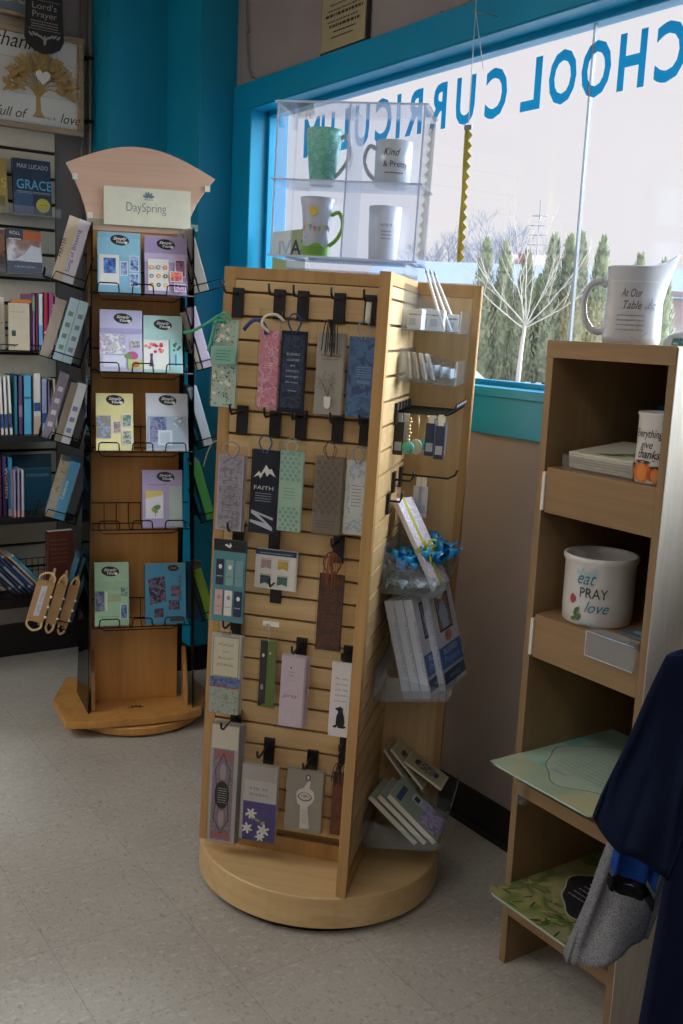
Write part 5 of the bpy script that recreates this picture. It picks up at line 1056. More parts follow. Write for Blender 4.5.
for i, (px, col, lab) in enumerate(((21, '#35a0c8', 'bright cyan book lying topmost of the leaning row on the lowest shelf'), (17, '#c6b9ac', 'cream-spined book second in the leaning row'), (12, '#5f4a4a', 'brown spine third in the leaning row'), (7.5, '#2f4a80', 'navy spine fourth in the leaning row'), (3, '#3a4a6c', 'blue-grey spine fifth in the leaning row'), (-2, '#33435c', 'dark slate spine sixth in the leaning row'), (-7, '#4a5a78', 'steel blue spine seventh in the leaning row, at the photo edge'), (-12, '#2a3a58', 'dark blue spine last in the leaning row, at the photo edge'))):
    q = at(px + 26, 596, 3.80); spine(lab, q.x, z6 + .004, 3.79, .0122, .20, .14, col, lean=.74, group=G6, marks=((.15, .2, '#a9a9b0'),) if i % 2 else ((.5, .8, '#4fb4d8'),) if i == 0 else ((.2, .75, '#8f95a6'),))
facebook('book', 'tall reddish brown book standing on the lowest shelf beside the cyan one', (45.5, 532), (71, 533), (48, 590), z6, 3.77, '#5c2f26', lambda a, w, h: [a.scrawl(w * .1, w * .8, h * (.85 - .07 * k), .004, flat('#8a5a48'), k) for k in range(6)], .035, .03)

# ------------------------------------------------------------------ signs and plaques
def frame_sign(name, lab, TLx, TRx, top, bot, Y, fw, fd, fm, face, cat='sign', matte=None):
    x0, x1 = W(TLx, (top + bot) / 2, Y=Y).x, W(TRx, (top + bot) / 2, Y=Y).x; zt, zb = W(TRx, top, Y=Y).z, W(TRx, bot, Y=Y).z
    t = thing(name, lab, cat, ROOM, (x0, Y, zb)); w, h = x1 - x0, zt - zb; mb = MB(fm)
    mb.box(0, w, 0, fd, 0, fw); mb.box(0, w, 0, fd, h - fw, h); mb.box(0, fw, 0, fd, fw, h - fw); mb.box(w - fw, w, 0, fd, fw, h - fw); mb.build('frame', t, bevel=.002)
    m2 = MB(matte or WH); m2.box(fw, w - fw, fd * .5, fd, fw, h - fw); face(Art.plane(m2, (0, fd * .5, 0), (1, 0, 0), (0, 0, 1)), w, h); m2.build('face_board', t); return t
GOLD = flat('#b8965a', .5, .1, name='gilt tree')
RUST = wood('driftwood frame', '#b09a80', '#93806a', (4, 40, 40), .6)
def f_tree(a, w, h):
    a.rect(w * .06, h * .70, w * .94, h * .703, flat('#8a8f96')); a.rect(w * .06, h * .36, w * .94, h * .363, flat('#a9adb4'))
    a.text('thankful', w * .42, h * .80, .052, DK, width=w * .60, shear=.35); a.text('for a', w * .52, h * .715, .020, GR, width=w * .12); a.text('house', w * .72, h * .69, .020, GR, width=w * .15)
    a.poly([(w * .505, h * .14), (w * .53, h * .20), (w * .535, h * .34), (w * .50, h * .40), (w * .62, h * .40), (w * .575, h * .34), (w * .585, h * .20), (w * .62, h * .14)], GOLD)
    r = random.Random(14); cx, cy = w * .56, h * .44
    for k in range(13):
        an = PI * (k / 12) * 1.06 - .1; L = .102; ex, ey = cx + L * 1.0 * math.cos(an), cy + L * 1.05 * math.sin(an); a.line([(w * .56, h * .36), ((cx * 1.2 + ex * .8) / 2, (cy * 1.2 + ey * .8) / 2 + .004), (ex, ey)], .004, GOLD)
    for i in range(430):
        an = r.uniform(-.22, PI + .22); q = r.uniform(.28, 1.0) ** .6; x, y = cx + .132 * q * math.cos(an), cy - .005 + .118 * q * math.sin(an)
        if math.hypot(x - cx, y - (cy + .028)) < .031: continue
        a.oval(x, y, .0095, .0040, GOLD, 7, an + r.uniform(-.6, .6))
    hx, hy, s = cx, cy + .028, .0018; a.poly([(hx + s * 16 * math.sin(t) ** 3 * .95, hy + s * (13 * math.cos(t) - 5 * math.cos(2 * t) - 2 * math.cos(3 * t) - math.cos(4 * t))) for t in [2 * PI * k / 26 for k in range(26)]], WH)
    a.text('full of', w * .24, h * .085, .034, DK, width=w * .30, shear=.35); a.text('memories &', w * .57, h * .105, .012, GR, width=w * .22); a.text('love', w * .82, h * .09, .034, DK, width=w * .2, shear=.35)
frame_sign('framed_sign', 'white framed sign with a gold leafy tree and a heart, top left', -19, 84, 39, 137, YS - .036, .020, .034, RUST, f_tree)
def f_friends(a, w, h): a.text('FRIENDS', w * .50, h * .28, .070, flat('#c3ccd2'), width=w * .86)
frame_sign('framed_sign', 'grey-blue sign ending in NDS, cut off at the top left corner', -70, 35, -30, 19, YS - .038, .014, .034, RUST, f_friends, matte=flat('#7f95a2', .6))
# the hanging plaque
YL = YS - .09
q = W(44, 54, Y=YL); a_, b_ = W(24.5, 25, Y=YL), W(64, 27, Y=YL); w = b_.x - a_.x
t = thing('hanging_plaque', "black curved plaque with grey lettering of the Lord's Prayer, hanging over the tree sign", 'plaque', ROOM, (a_.x, YL, q.z)); BK = flat('#1f1b1e', .5)
out = [(w * .0, .05), (w * .10, .022), (w * .3, .006), (w * .5, 0), (w * .7, .006), (w * .9, .022), (w, .05), (w * .96, .17), (w * .96, .36), (w * .04, .36), (w * .04, .17)]
mb = MB(BK); mb.prism(out, 0, .006, 'y'); a = Art.plane(mb, (0, 0, 0), (1, 0, 0), (0, 0, 1)); LG = flat('#a39a94', .6)
a.text("Lord's", w * .5, .150, .021, LG, width=w * .62); a.text('Prayer', w * .5, .122, .021, LG, width=w * .62)
for k in range(3): a.scrawl(w * .16, w * .84, .106 - .009 * k, .003, LG, k)
a.rect(w * .08, .080, w * .92, .0815, LG); a.rect(w * .1, .178, w * .9, .1795, LG)
for s in (-1, 1):
    for k in range(4): a.oval(w * (.5 + s * (.08 + .09 * k)), .055 + .008 * k - .004 * k * k * .5, .010, .004, LG, 9, s * .7); a.oval(w * (.5 + s * (.08 + .09 * k)), .20 + .01 * math.sin(k), .010, .004, LG, 9, -s * .7)
a.oval(w * .5, .045, .006, .018, LG, 9); a.oval(w * .5, .215, .006, .018, LG, 9)
mb.build('plaque_board', t, bevel=.001)
# text plaque over the window
XP = XW - .02; tl, bl, br, tr_ = W(325, 0, X=XP), W(320, 57, X=XP), W(364, 38, X=XP), W(370, 0, X=XP)
wd = abs(bl.y - br.y); PF = Frame(XP, bl.y, -90); hh = .30
t = thing('text_plaque', 'cream text plaque with a dark frame standing on the window casing', 'plaque', PF, (0, 0, 2.2165)); mb = MB(DK)
mb.box(-.006, wd + .006, .004, .018, 0, hh + .006); mb.build('frame', t)
m2 = MB(flat('#a89c78', .6)); m2.box(0, wd, .001, .004, .006, hh); a = Art.plane(m2, (0, .001, .006), (1, 0, 0), (0, 0, 1))
a.text('SERVING', wd * .5, .150, .013, DK, width=wd * .45); r = random.Random(1)
for k, (x0, x1, h_) in enumerate(((.2, .8, .004), (.15, .9, .004), (.1, .95, .008), (.15, .85, .004), (.2, .9, .008), (.3, .8, .004), (.25, .75, .004))): a.scrawl(wd * x0, wd * x1, .128 - .016 * k, h_, DK, k)
m2.build('face_board', t)
# yellow notice in the window and the hanging spinner
XN = GX - .004
c0, c1, c2 = W(273, 232, X=XN), W(303, 235, X=XN), W(268, 262, X=XN)
NF = Frame(XN, c0.y, -90); w = c0.y - c1.y + .02
t = thing('paper_notice', 'yellow paper notice with black letters taped low in the left of the window', 'notice', NF, (0, 0, c0.z - .16))
mb = MB(flat('#c6c884', .6)); mb.box(0, w, 0, .001, 0, .16); a = Art.plane(mb, (0, 0, 0), (1, 0, 0), (0, 0, 1)); a.text('SAVI', w * .62, .075, .05, INK, mirror=True, width=w * .85, bold=.02); mb.build('sheet', t)
XS = XW - .09
st = W(468, 130, X=XS); sb = W(460, 262, X=XS); s0 = W(482, 8, X=XS)
t = thing('wind_spinner', 'olive yellow zigzag wind spinner hanging before the window glass', 'ornament', Frame(XS, st.y, -60), (0, 0, sb.z)); L = st.z - sb.z; YG = flat('#b8aa45', .5, 0, var=.15, vs=60, name='olive foil')
mb = MB(YG); n = 13; vs, fs = [], []
for i in range(n * 2 + 1):
    z = L * i / (n * 2); an = .35 * math.sin(i * .35); wr = .013 if i % 2 else .003; vs += [(-.008 * math.cos(an), -.008 * math.sin(an), z), (0, .003, z), (wr * math.cos(an), wr * math.sin(an), z)]
for i in range(n * 2): fs += [(3 * i, 3 * i + 1, 3 * i + 4, 3 * i + 3), (3 * i + 1, 3 * i + 2, 3 * i + 5, 3 * i + 4)]
mb.add(vs, fs, YG); mb.build('foil_strip', t, solid=.002)
mb = MB(flat('#8a8f9a', .4)); mb.box(-.010, .010, -.002, .002, L, L + .012); mb.build('cap', t)
mb = MB(flat('#c9ccd2', .5)); mb.tube([(0, 0, L + .01), (.0, 0, s0.z - sb.z)], .0012, seg=4); mb.tube([(0, 0, s0.z - sb.z), (.03, 0, s0.z - sb.z - .14)], .0012, seg=4); mb.tube([(0, 0, s0.z - sb.z), (.0, 0, s0.z - sb.z + .05), (.035, -.04, s0.z - sb.z + .06)], .0012, seg=4); mb.build('string', t)
zt = s0.z - sb.z; MB(flat('#8a8f9a', .4)).tube([(-.004, -.006, zt - .004), (0, 0, zt - .004), (.045, .0775, zt)], .0015, seg=5).build('hook', t)
# ------------------------------------------------------------------ bookcase by the window with kitchen gifts
BW = wood('tan laminate', '#917653', '#7d6546', (30, 30, 1.6), .5); BWH = wood('tan laminate across', '#967853', '#816646', (1.6, 30, 40), .5)
ENDP = wood('grey beech end panel', '#c9c2b6', '#b9b1a4', (60, 60, 6), .55)
bc = thing('bookcase', 'tall tan bookcase with deep shelf fascias standing against the window wall at the right', 'bookcase', CASE, (0, 0, 0))
XL, D, HT = -.3165, .355, 1.364
mb = MB(BW); mb.box(XL, XL + .018, 0, D, 0, HT - .034); mb.build('side_panel', bc, bevel=.0008)
mb = MB(BW); mb.box(-.018, -.002, 0, D, 0, HT - .034, BW); mb.build('side_panel', bc, bevel=.0008)
mb = MB(ENDP); mb.box(-.002, .0, .001, D, 0, HT - .002); tag(mb.build('end_facing', bc), 'pale grey laminate facing of the near end panel')
mb = MB(BWH); mb.box(XL, -.002, -.002, D, HT - .034, HT); mb.build('top_board', bc, bevel=.0012)
mb = MB(flat('#4e3c2c', .8)); mb.box(XL + .018, -.018, D - .006, D, 0, HT - .034); mb.build('back_panel', bc)
for z0, z1 in ((1.020, 1.112), (.714, .806)):
    mb = MB(BWH); mb.box(XL + .026, -.018, 0, .018, z0, z1); mb.box(XL + .018, -.018, .018, D - .006, z1 - .018, z1 - .0005); mb.build('shelf', bc, bevel=.001)
    mb = MB(flat('#d6d3cd', .4)); mb.box(XL + .018, XL + .026, -.004, .016, z0 + .004, z1 - .01); tag(mb.build('shelf_bracket', bc), 'white plastic shelf bracket')
for z0, z1 in ((.402, .432), (.118, .150)):
    mb = MB(BWH); mb.box(XL + .018, -.018, .0, D - .006, z0, z1); mb.build('shelf', bc, bevel=.001)
# pitcher
WP = flat('#b9bdc6', .25, coat=.4, name='glazed white')
pc = CASE.loc(632, 338, y=.13)
t = thing('pitcher', 'white pitcher with script lettering, spout to the right, on top of the bookcase', 'pitcher', CASE, (pc.x - .003, .13, HT), .66); t.scale = (.96, .96, 1.14)
prof = [(.056, 0), (.059, .003), (.058, .04), (.057, .09), (.058, .112), (.0585, .125)]
def pit(u, v, inn=0):
    a = 2 * PI * u; r = 0
    for (r0, z0), (r1, z1) in zip(prof, prof[1:]):
        if z0 <= v * .125 <= z1 + 1e-9: r = r0 + (r1 - r0) * (v * .125 - z0) / (z1 - z0)
    k = max(0, math.cos(a)) ** 5; k2 = max(0, math.cos(a)) ** 4; s = max(0, (v - .55) / .45)
    x = (r - inn) * math.cos(a) + k2 * s ** 1.2 * .022; z = v * .125 + k * s * .022 + .002 * s
    return Vector((x, (r - inn) * math.sin(a) * (1 - .5 * k * s), z))
mb = MB(WP); mb.grid(lambda u, v: pit(u, v), 56, 24, closed_u=True); mb.grid(lambda u, v: pit(u, .03 + .97 * v, .004), 56, 20, closed_u=True)
rim = [pit(k / 56, 1, .002) + Vector((0, 0, .0005)) for k in range(56)]; mb.tube(rim, .0026, closed=True, seg=6); mb.lathe([(0, .002), (.056, .002)], WP, 40)
a = Art(mb, lambda p, q, d: Vector(((.0575 + d) * math.sin(p / .0575), -(.0575 + d) * math.cos(p / .0575), q)), .0006, .00015)
a.text('At Our', -.004, .078, .014, GR, width=.042, shear=.35); a.text('Table', -.002, .058, .014, GR, width=.036, shear=.35); LGY = flat('#8f95a3', .5)
for k in range(4): a.scrawl(-.030, .026, .046 - .008 * k, .0022, LGY, k)
for k in range(5): a.oval(.030 + .004 * k, .060 + .006 * (k % 3), .006, .002, LGY, 8, .8 * k)
a.line([(.0, .012), (.020, .004)], .001, LGY); a.line([(.02, .010), (.034, .02)], .001, LGY); a.rect(-.05, .103, .05, .104, flat('#cdd0d8'), 14)
mb.build('body', t)
mb = MB(WP); mb.tube([(-.056, 0, .098), (-.072, 0, .104), (-.090, 0, .096), (-.100, 0, .074), (-.098, 0, .046), (-.086, 0, .026), (-.070, 0, .018), (-.056, 0, .020)], .0062, seg=10, soft=5); mb.build('handle', t)
# second pitcher and the platter at the right edge
e0 = CASE.loc(681, 330, y=.06)
t = thing('mug', 'tall white mug on top of the bookcase, cut off at the far right', 'mug', CASE, (-.042, .19, HT)); mb = MB(WP)
mb.lathe([(0, 0), (.034, 0), (.036, .003), (.037, .05), (.038, .128), (.036, .130), (.034, .128), (.033, .01), (0, .008)], WP, 36); a = Art(mb, lambda p, q, d: Vector(((.0375 + d) * math.sin(p / .0375), -(.0375 + d) * math.cos(p / .0375), q)), .0006, .00015)
a.text('life', -.018, .06, .016, GR, width=.03, shear=.3); mb.build('body', t)
t = thing('bowl', 'small upturned white bowl with a teal patch between pitcher and cut-off mug on the bookcase', 'bowl', CASE, (-.056, .105, HT)); mb = MB(WP)
dome = [(.050, 0), (.049, .008), (.043, .018), (.031, .026), (.016, .030), (0, .031)]
mb.lathe(dome, WP, 40); mb.lathe([(.046, 0), (.046, .004), (.03, .02), (0, .026)], WP, 30); mb.build('shell', t)
m2 = MB(flat('#2f6f6c', .3, coat=.3)); m2.lathe([(.0502, .001), (.0494, .008), (.0440, .016)], None, 24, -PI / 2 - .1, .9); m2.build('teal_patch', t)
# crock
t = thing('crock', 'wide white utensil crock reading eat PRAY love on the middle shelf', 'crock', CASE, (-.203, .085, .8065)); t.scale = (.85, .85, 1.03); WC = flat('#cfccca', .3, coat=.3, name='crock glaze'); R_ = .083
mb = MB(WC); mb.lathe([(0, 0), (.078, 0), (.081, .004), (.0825, .03), (.083, .118), (.087, .124), (.0885, .129), (.087, .134), (.083, .135), (.0795, .132), (.078, .12), (.077, .012), (0, .008)], WC, 64)
a = Art(mb, lambda p, q, d: Vector(((R_ + d) * math.sin(p / R_), -(R_ + d) * math.cos(p / R_), q)), .0008, .00018)
BLU = flat('#2f7f95', .4, var=0); PB = flat('#9fc0cc', .4)
def ap(px): return px
sh = .040
for k in range(6): a.oval(sh - .03 + .008 * k, .106 + .004 * math.sin(k * 2), .008, .003, PB, 9, k)
a.text('eat', sh - .014, .084, .026, BLU, width=.044, shear=.4); a.text('PRAY', sh + .008, .058, .020, DK, width=.064); a.text('love', sh + .016, .030, .022, BLU, width=.056, shear=.4)
for (dx, dy, an) in ((-.028, .032, .6), (-.030, .022, 2.4), (-.022, .018, 1.2), (-.034, .014, .2)): a.oval(sh + dx, dy, .008, .0042, flat('#3f6a3c', .4), 10, an)
a.oval(sh - .041, .052, .007, .010, flat('#a83a4c', .4), 10); a.line([(sh - .036, .008), (sh - .024, .034)], .0012, flat('#4a5f3c')); a.line([(sh - .02, .006), (sh + .02, .010)], .004, PB)
mb.build('body', t)
# thanks mug
t = thing('mug', 'tall white mug with pumpkins reading everything give thanks on the upper shelf', 'mug', CASE, (-.060, .050, 1.1125)); mb = MB(WC); R2 = .041
mb.lathe([(0, 0), (.038, 0), (.040, .003), (.041, .02), (.041, .122), (.043, .126), (.0435, .129), (.0415, .131), (.039, .128), (.038, .01), (0, .006)], WC, 44)
a = Art(mb, lambda p, q, d: Vector(((R2 + d) * math.sin(p / R2), -(R2 + d) * math.cos(p / R2), q)), .0007, .00016); s2 = .003
a.text('Everything', s2, .086, .015, DK, width=.056, shear=.35); a.text('give', s2 + .0, .066, .014, DK, width=.026, shear=.35); a.text('thanks', s2 + .004, .048, .016, DK, width=.044, shear=.35, bold=.01)
for (x, y, r_, c) in ((-.034, .020, .016, '#b85f30'), (-.004, .022, .021, '#c96a2a'), (.022, .018, .015, '#b04f26')):
    a.oval(s2 + x, y, r_, r_ * .86, flat(c, .4), 18).oval(s2 + x, y, r_ * .5, r_ * .84, flat('#d4803c', .4), 14); a.oval(s2 + x, y + r_ * .9, r_ * .8, .0035, flat('#3f3228', .5), 9)
a.line([(s2 - .02, .042), (s2 + .02, .044)], .0015, DK)
mb.build('body', t)
# napkins
NAP = flat('#c9c4b4', .6)
t = thing('napkin_pack', 'clear pack of cream napkins with green leaf print lying on the upper shelf', 'napkins', CASE, (-.265, .018, 1.1125), .0)
mb = MB(NAP); mb.M = Rx(.10)
for k in range(6): mb.box(.006, .168, .01, .17, .002 + .0055 * k, .0068 + .0055 * k)
a = Art(mb, lambda p, q, d: Vector((p, q, .0355 + d)), .0005); r = random.Random(9)
for k in range(12): an = r.uniform(-.35, .35); x = .07 + .006 * k; a.poly([(x, .02 + .004 * k), (x + .05 * math.cos(an), .02 + .004 * k + .05 * math.sin(an) + .01), (x + .006, .028 + .004 * k)], flat(('#5f8f3c', '#3f6a30', '#8a4a3c', '#7fae4c')[k % 4], .5))
mb.build('napkin_stack', t, bevel=.001)
m2 = MB(SLEEVE); rr = random.Random(3)
m2.grid(lambda u, v: Vector((-.004 + .180 * u, -.002 + .19 * v, .0315 + .004 * rr.random() + .006 * math.sin(u * 3) * math.sin(v * 3) - (.02 if u in (0, 1) or v in (0, 1) else 0))), 16, 12); m2.box(-.002, .176, -.002, -.001, 0, .030); m2.build('plastic_wrap', t)
# acrylic holder, booklets behind
t = thing('acrylic_sign_holder', 'clear acrylic ticket holder hooked over the middle shelf fascia', 'sign holder', CASE, (-.138, -.004, .765)); m = MB(CLEAR); m.box(0, .118, -.003, 0, 0, .06); m.box(0, .118, -.010, -.0075, 0, .05); m.box(0, .118, -.010, 0, -.002, 0); m.box(0, .118, -.003, .03, .045, .047)
m.box(0, .118, -.0105, -.010, .0485, .050, EDGE); m.box(0, .118, -.0105, -.010, 0, .0015, EDGE); m.box(0, .0015, -.0105, -.010, 0, .05, EDGE); m.build('holder', t)
for i, (x, y, c, l) in enumerate(((-.11, .05, '#5a6a72', 'grey-blue booklet lying on the middle shelf right of the crock'), (-.10, .11, '#3f5a68', 'dark teal booklet lying behind the grey one on the middle shelf'))):
    mb = MB(flat(c, .4)); mb.box(0, .085, 0, .05, 0, .006 + .006 * i); a = Art(mb, lambda p, q, d: Vector((p, q, .006 + .006 * i + d))); a.oval(.04, .025, .025, .012, flat('#a9b4b8', .4)); tag(mb.build('booklet', loc=CASE.world((x, y, .8062)), rotz=CASE.a + .05), l, 'booklet')
# glass cutting boards
def cboard(lab, x, y, z, rz, tilt, art, w=.285, d=.37, col='#a9bcb0'):
    t = thing('cutting_board', lab, 'cutting board', CASE, (x, y, z), rz); mb = MB(flat(col, .12, coat=.6)); mb.M = Rx(tilt); 
    o = [(p[0], p[1]) for p in ([(.015, 0), (w - .015, 0)] + arc(w - .015, .015, .015, -PI / 2, 0, 4)[1:] + [(w, d - .015)] + arc(w - .015, d - .015, .015, 0, PI / 2, 4)[1:] + [(.015, d)] + arc(.015, d - .015, .015, PI / 2, PI, 4)[1:] + [(0, .015)] + arc(.015, .015, .015, PI, 1.5 * PI, 4)[1:-1])]
    mb.prism(o, 0, .0045, 'z'); art(Art(mb, lambda p, q, dd: Vector((p, q, .0045 + dd)), .0003, .00012), w, d); mb.build('glass_plate', t)
    m2 = MB(flat('#d0d0d0', .5)); m2.M = Rx(tilt)
    for p in ((.03, .03), (w - .03, .03), (.03, d - .03), (w - .03, d - .03)): m2.box(p[0] - .006, p[0] + .006, p[1] - .006, p[1] + .006, -.004, 0)
    m2.build('rubber_feet', t)
def cart(cx, cy, rx, ry, w):  # ogee cartouche outline
    pts = []
    for k in range(64):
        t_ = 2 * PI * k / 64; r_ = 1 + .07 * math.cos(4 * t_) + .035 * math.cos(8 * t_); pts.append((cx + rx * r_ * math.cos(t_), cy + ry * r_ * math.sin(t_)))
    return pts
def a_b1(a, w, d):
    a.rect(0, 0, w, d, blotch('aqua watercolour', ['#6fb5ae', '#86c4bc', '#a0cdc4', '#b4cdb4', '#7cbcbc'], 5, .12)); a.rect(0, 0, w, d * .22, blotch('cream watercolour', ['#b9c2a4', '#a9c0a8', '#c6c6a0'], 7, .12))
    a.poly(cart(w * .53, d * .50, w * .43, d * .36, 0), flat('#6f9a84', .15)); a.poly(cart(w * .53, d * .50, w * .42, d * .352, 0), flat('#b9ccbc', .15))
    for k in range(12): a.scrawl(w * .25, w * .82, d * (.74 - .04 * k), .0035, flat('#7f9a8c', .3), k)
    a.text('Amen', w * .4, d * .22, .014, flat('#6a7f74', .3), width=.04, shear=.3)
cboard('aqua glass cutting board with pale verse panel, jutting from the third shelf', -.300, -.088, .492, .0, .0, a_b1, .278)
def a_b2(a, w, d):
    a.rect(0, 0, w, d, blotch('hedgerow print', ['#6f7f4a', '#8a8f5c', '#a39a6c', '#5c6f3f', '#93906a'], 9, .12)); r = random.Random(4)
    for k in range(60): x, y = r.uniform(.0, w * .98), r.choice((r.uniform(0, d * .2), r.uniform(.0, d * .3), r.uniform(.8 * d, d * .98))); an = r.uniform(0, 3); a.oval(x, y, .014, .0028, flat(('#4f6f30', '#3f5a2a', '#7f9a4a', '#a9a05c')[k % 4], .15), 7, an)
    a.poly(cart(w * .60, d * .52, w * .37, d * .30, 0), flat('#b5ad92', .15)); a.poly(cart(w * .60, d * .52, w * .355, d * .288, 0), flat('#2c2d33', .15))
    for k in range(8): a.scrawl(w * .36, w * .84, d * (.68 - .045 * k), .004, flat('#8a857c', .3), k)
cboard('green leafy glass cutting board with a charcoal verse panel on the lowest shelf', -.297, -.066, .192, .0, .0, a_b2, .278)
mb = MB(CLEAR); mb.box(0, .02, -.02, .0, -.04, .048); mb.box(0, .02, -.02, .05, .048, .051); tag(mb.build('shelf_clip', loc=CASE.world((-.285, 0.0, .436)), rotz=CASE.a), 'small clear clip propping the aqua cutting board at the shelf edge', 'clip')
mb = MB(CLEAR); mb.box(0, .26, .02, .25, 0, .052); mb.box(.01, .25, .03, .24, .0, .05); 
tag(mb.build('acrylic_riser', loc=CASE.world((-.29, 0.0, .4325)), rotz=CASE.a), 'clear acrylic riser under the aqua cutting board on the third shelf', 'riser')
mb = MB(CLEAR); mb.box(0, .26, .0, .25, 0, .036); 
tag(mb.build('acrylic_riser', loc=CASE.world((-.29, 0.01, .1505)), rotz=CASE.a), 'clear acrylic riser under the green cutting board on the lowest shelf', 'riser')
# ------------------------------------------------------------------ T-shirts hanging at the right
SF = Frame(.56 / .5 * .0 + 0, 0, 0)
fwd = Vector((.56, .83, 0)).normalized(); SD = math.degrees(math.atan2(-fwd.x, fwd.y))
SHF = Frame(EYE.x, EYE.y, SD)      # local y: away from the rail toward the bookcase, local x: to the right
def fabric(name, c, c2):
    m = blotch(name, [c, c2, c], 420, .95, dist=.2, spec=.15); return m
def shirt(lab, dist, sh, cuff_l, cuff_r, hemz, mat, bodyx, ribs=None, thick=.022, seed=1, bodyhem=0, lining=None, dy=0, bh=.42):
    """sleeve as a flattened tapering tube from the shoulder to the cuff, joined to the hanging body"""
    s0, s1 = SHF.loc(*sh[0], y=dist), SHF.loc(*sh[1], y=dist); c0, c1 = SHF.loc(*cuff_l, y=dist), SHF.loc(*cuff_r, y=dist)
    base = Vector((bodyx, dist, hemz)); t = thing('t_shirt', lab, 't-shirt', SHF, (bodyx, dist + dy, hemz), 0, 't-shirts on the rail at the right'); r = random.Random(seed)
    top0, top1 = s0 - base, s1 - base; e0, e1 = c0 - base, c1 - base; mb = MB(mat); n = 26
    ph = [r.uniform(0, 6) for _ in range(4)]
    def sleeve(u, v):
        A = top0.lerp(e0, v); B = top1.lerp(e1, v); c = (A + B) / 2; h = (B - A) / 2; a = 2 * PI * u
        fold = (.007 * math.sin(5 * a + ph[0] + v * 3) + .004 * math.sin(9 * a + ph[2] - v * 4)) * v + .008 * math.sin(2 * a + ph[1] + v * 3) * v
        bow = h.length * .06 * math.sin(PI * v)
        ca = math.copysign(abs(math.cos(a)) ** (1 - .35 * v), math.cos(a))
        return c + h * ca * (1 + .02 * math.sin(v * 9 + ph[2])) + Vector((-bow * .5, math.sin(a) * (thick * (.7 + .5 * v)) + fold, -.004 * math.cos(3 * a) * v))
    mb.grid(sleeve, 48, n, closed_u=True)
    # body: a flattened tube hung below the shoulder line
    W_ = .40; zs_ = (top0.z + top1.z) / 2
    def body(u, v):
        a = 2 * PI * u; z = max(top0.z, top1.z) * (1 - v); x = .5 * W_ * (1 - math.cos(a) * (1 if v > .12 else .86 + .14 * v / .12)) - .5 * W_ + W_ * .5 
        f = .010 * math.sin(7 * a + ph[3]) * v + .006 * math.sin(11 * a + ph[0]) * v
        return Vector((x - .042 * v, thick * 1.15 * math.sin(a) * min(1, .2 + v * 9) + f, z))
    mb.grid(body, 64, 30, closed_u=True)
    o = mb.build('fabric', t, solid=.0022)
    if ribs:
        m2 = MB(ribs)
        def cuff(u, v):
            p = sleeve(u, 1.0 - .0 + 0) ; q = sleeve(u, .93); d = (p - q).normalized() * (.010 + .014 * v - .0); c = (e0 + e1) / 2; k = p + d
            return c + (k - c) * 1.015
        m2.grid(cuff, 48, 3, closed_u=True); m2.build('cuff_band', t, solid=.0024)
    else:
        m2 = MB(mat)
        for v in (.94,): m2.tube([sleeve(k / 48, v) + (sleeve(k / 48, v) - (e0 + e1) / 2).normalized() * .0006 for k in range(48)], .0007, mat=None, closed=True, seg=4)
        m2.build('hem_stitching', t)
    return t
NAVY = fabric('navy jersey', '#0a1228', '#0c1730'); GREY = fabric('heather grey jersey', '#66676c', '#8a8b90'); ROY = fabric('royal blue jersey', '#173f88', '#1b4896'); BLK = fabric('black jersey', '#131418', '#191a20')
shirt('navy t-shirt hanging nearest the camera, its short sleeve hem pointing down at left', 1.18, ((668, 655), (745, 640)), (594, 822), (668, 880), .30, NAVY, SHF.loc(702, 700, y=1.18).x, seed=2, thick=.016)
shirt('heather grey sleeve of the t-shirt behind the navy one, its hem lowest', 1.33, ((625, 800), (705, 790)), (566, 962), (646, 932), .25, GREY, SHF.loc(684, 900, y=1.33).x, seed=5, thick=.018)
shirt('royal blue t-shirt with a black cuff peeking between the navy and grey ones', 1.255, ((652, 700), (700, 690)), (610, 868), (652, 884), .30, ROY, SHF.loc(690, 880, y=1.255).x, BLK, seed=9, thick=.010)
# the hangers and rail that carry them, off to the right of the photo
t = thing('garment_rail', 'chrome garment rail carrying the t-shirts at the right edge', 'garment rail', SHF, (SHF.loc(672, 700, y=1.18).x + .2, 1.25, 0)); CHR = flat('#b9b9be', .2, 1, var=0)
mb = MB(CHR); mb.tube([(0, -.35, 1.32), (0, .25, 1.32)], .008, seg=12); mb.tube([(0, -.35, .03), (0, -.35, 1.32)], .008, seg=12); mb.tube([(0, .25, .03), (0, .25, 1.32)], .008, seg=12); mb.build('rail', t)
for y in (-.35, .25): MB(CHR).tube([(-.02, y, .02), (.3, y, .02)], .014, seg=10).build('foot', t)
for i, y in enumerate((-.07, .005, .08)):
    h = thing('clothes_hanger', 'black hanger inside a t-shirt on the rail', 'hanger', SHF, (SHF.loc(672, 700, y=1.18).x + .2, 1.25 + y, .955), 0, 'black hangers on the rail')
    mb = MB(BLACK); mb.tube([(-.10, 0, .02), (-.02, 0, .06), (0, 0, .07), (.02, 0, .06), (.17, 0, -.02)], .005, seg=8); mb.build('shoulders', h); mb = MB(CHR); mb.tube([(0, 0, .07), (.004, 0, .28), (.015, 0, .345), (.016, 0, .367), (.008, 0, .380), (-.004, 0, .382), (-.014, 0, .371)], .0018, seg=6); mb.build('hook', h)
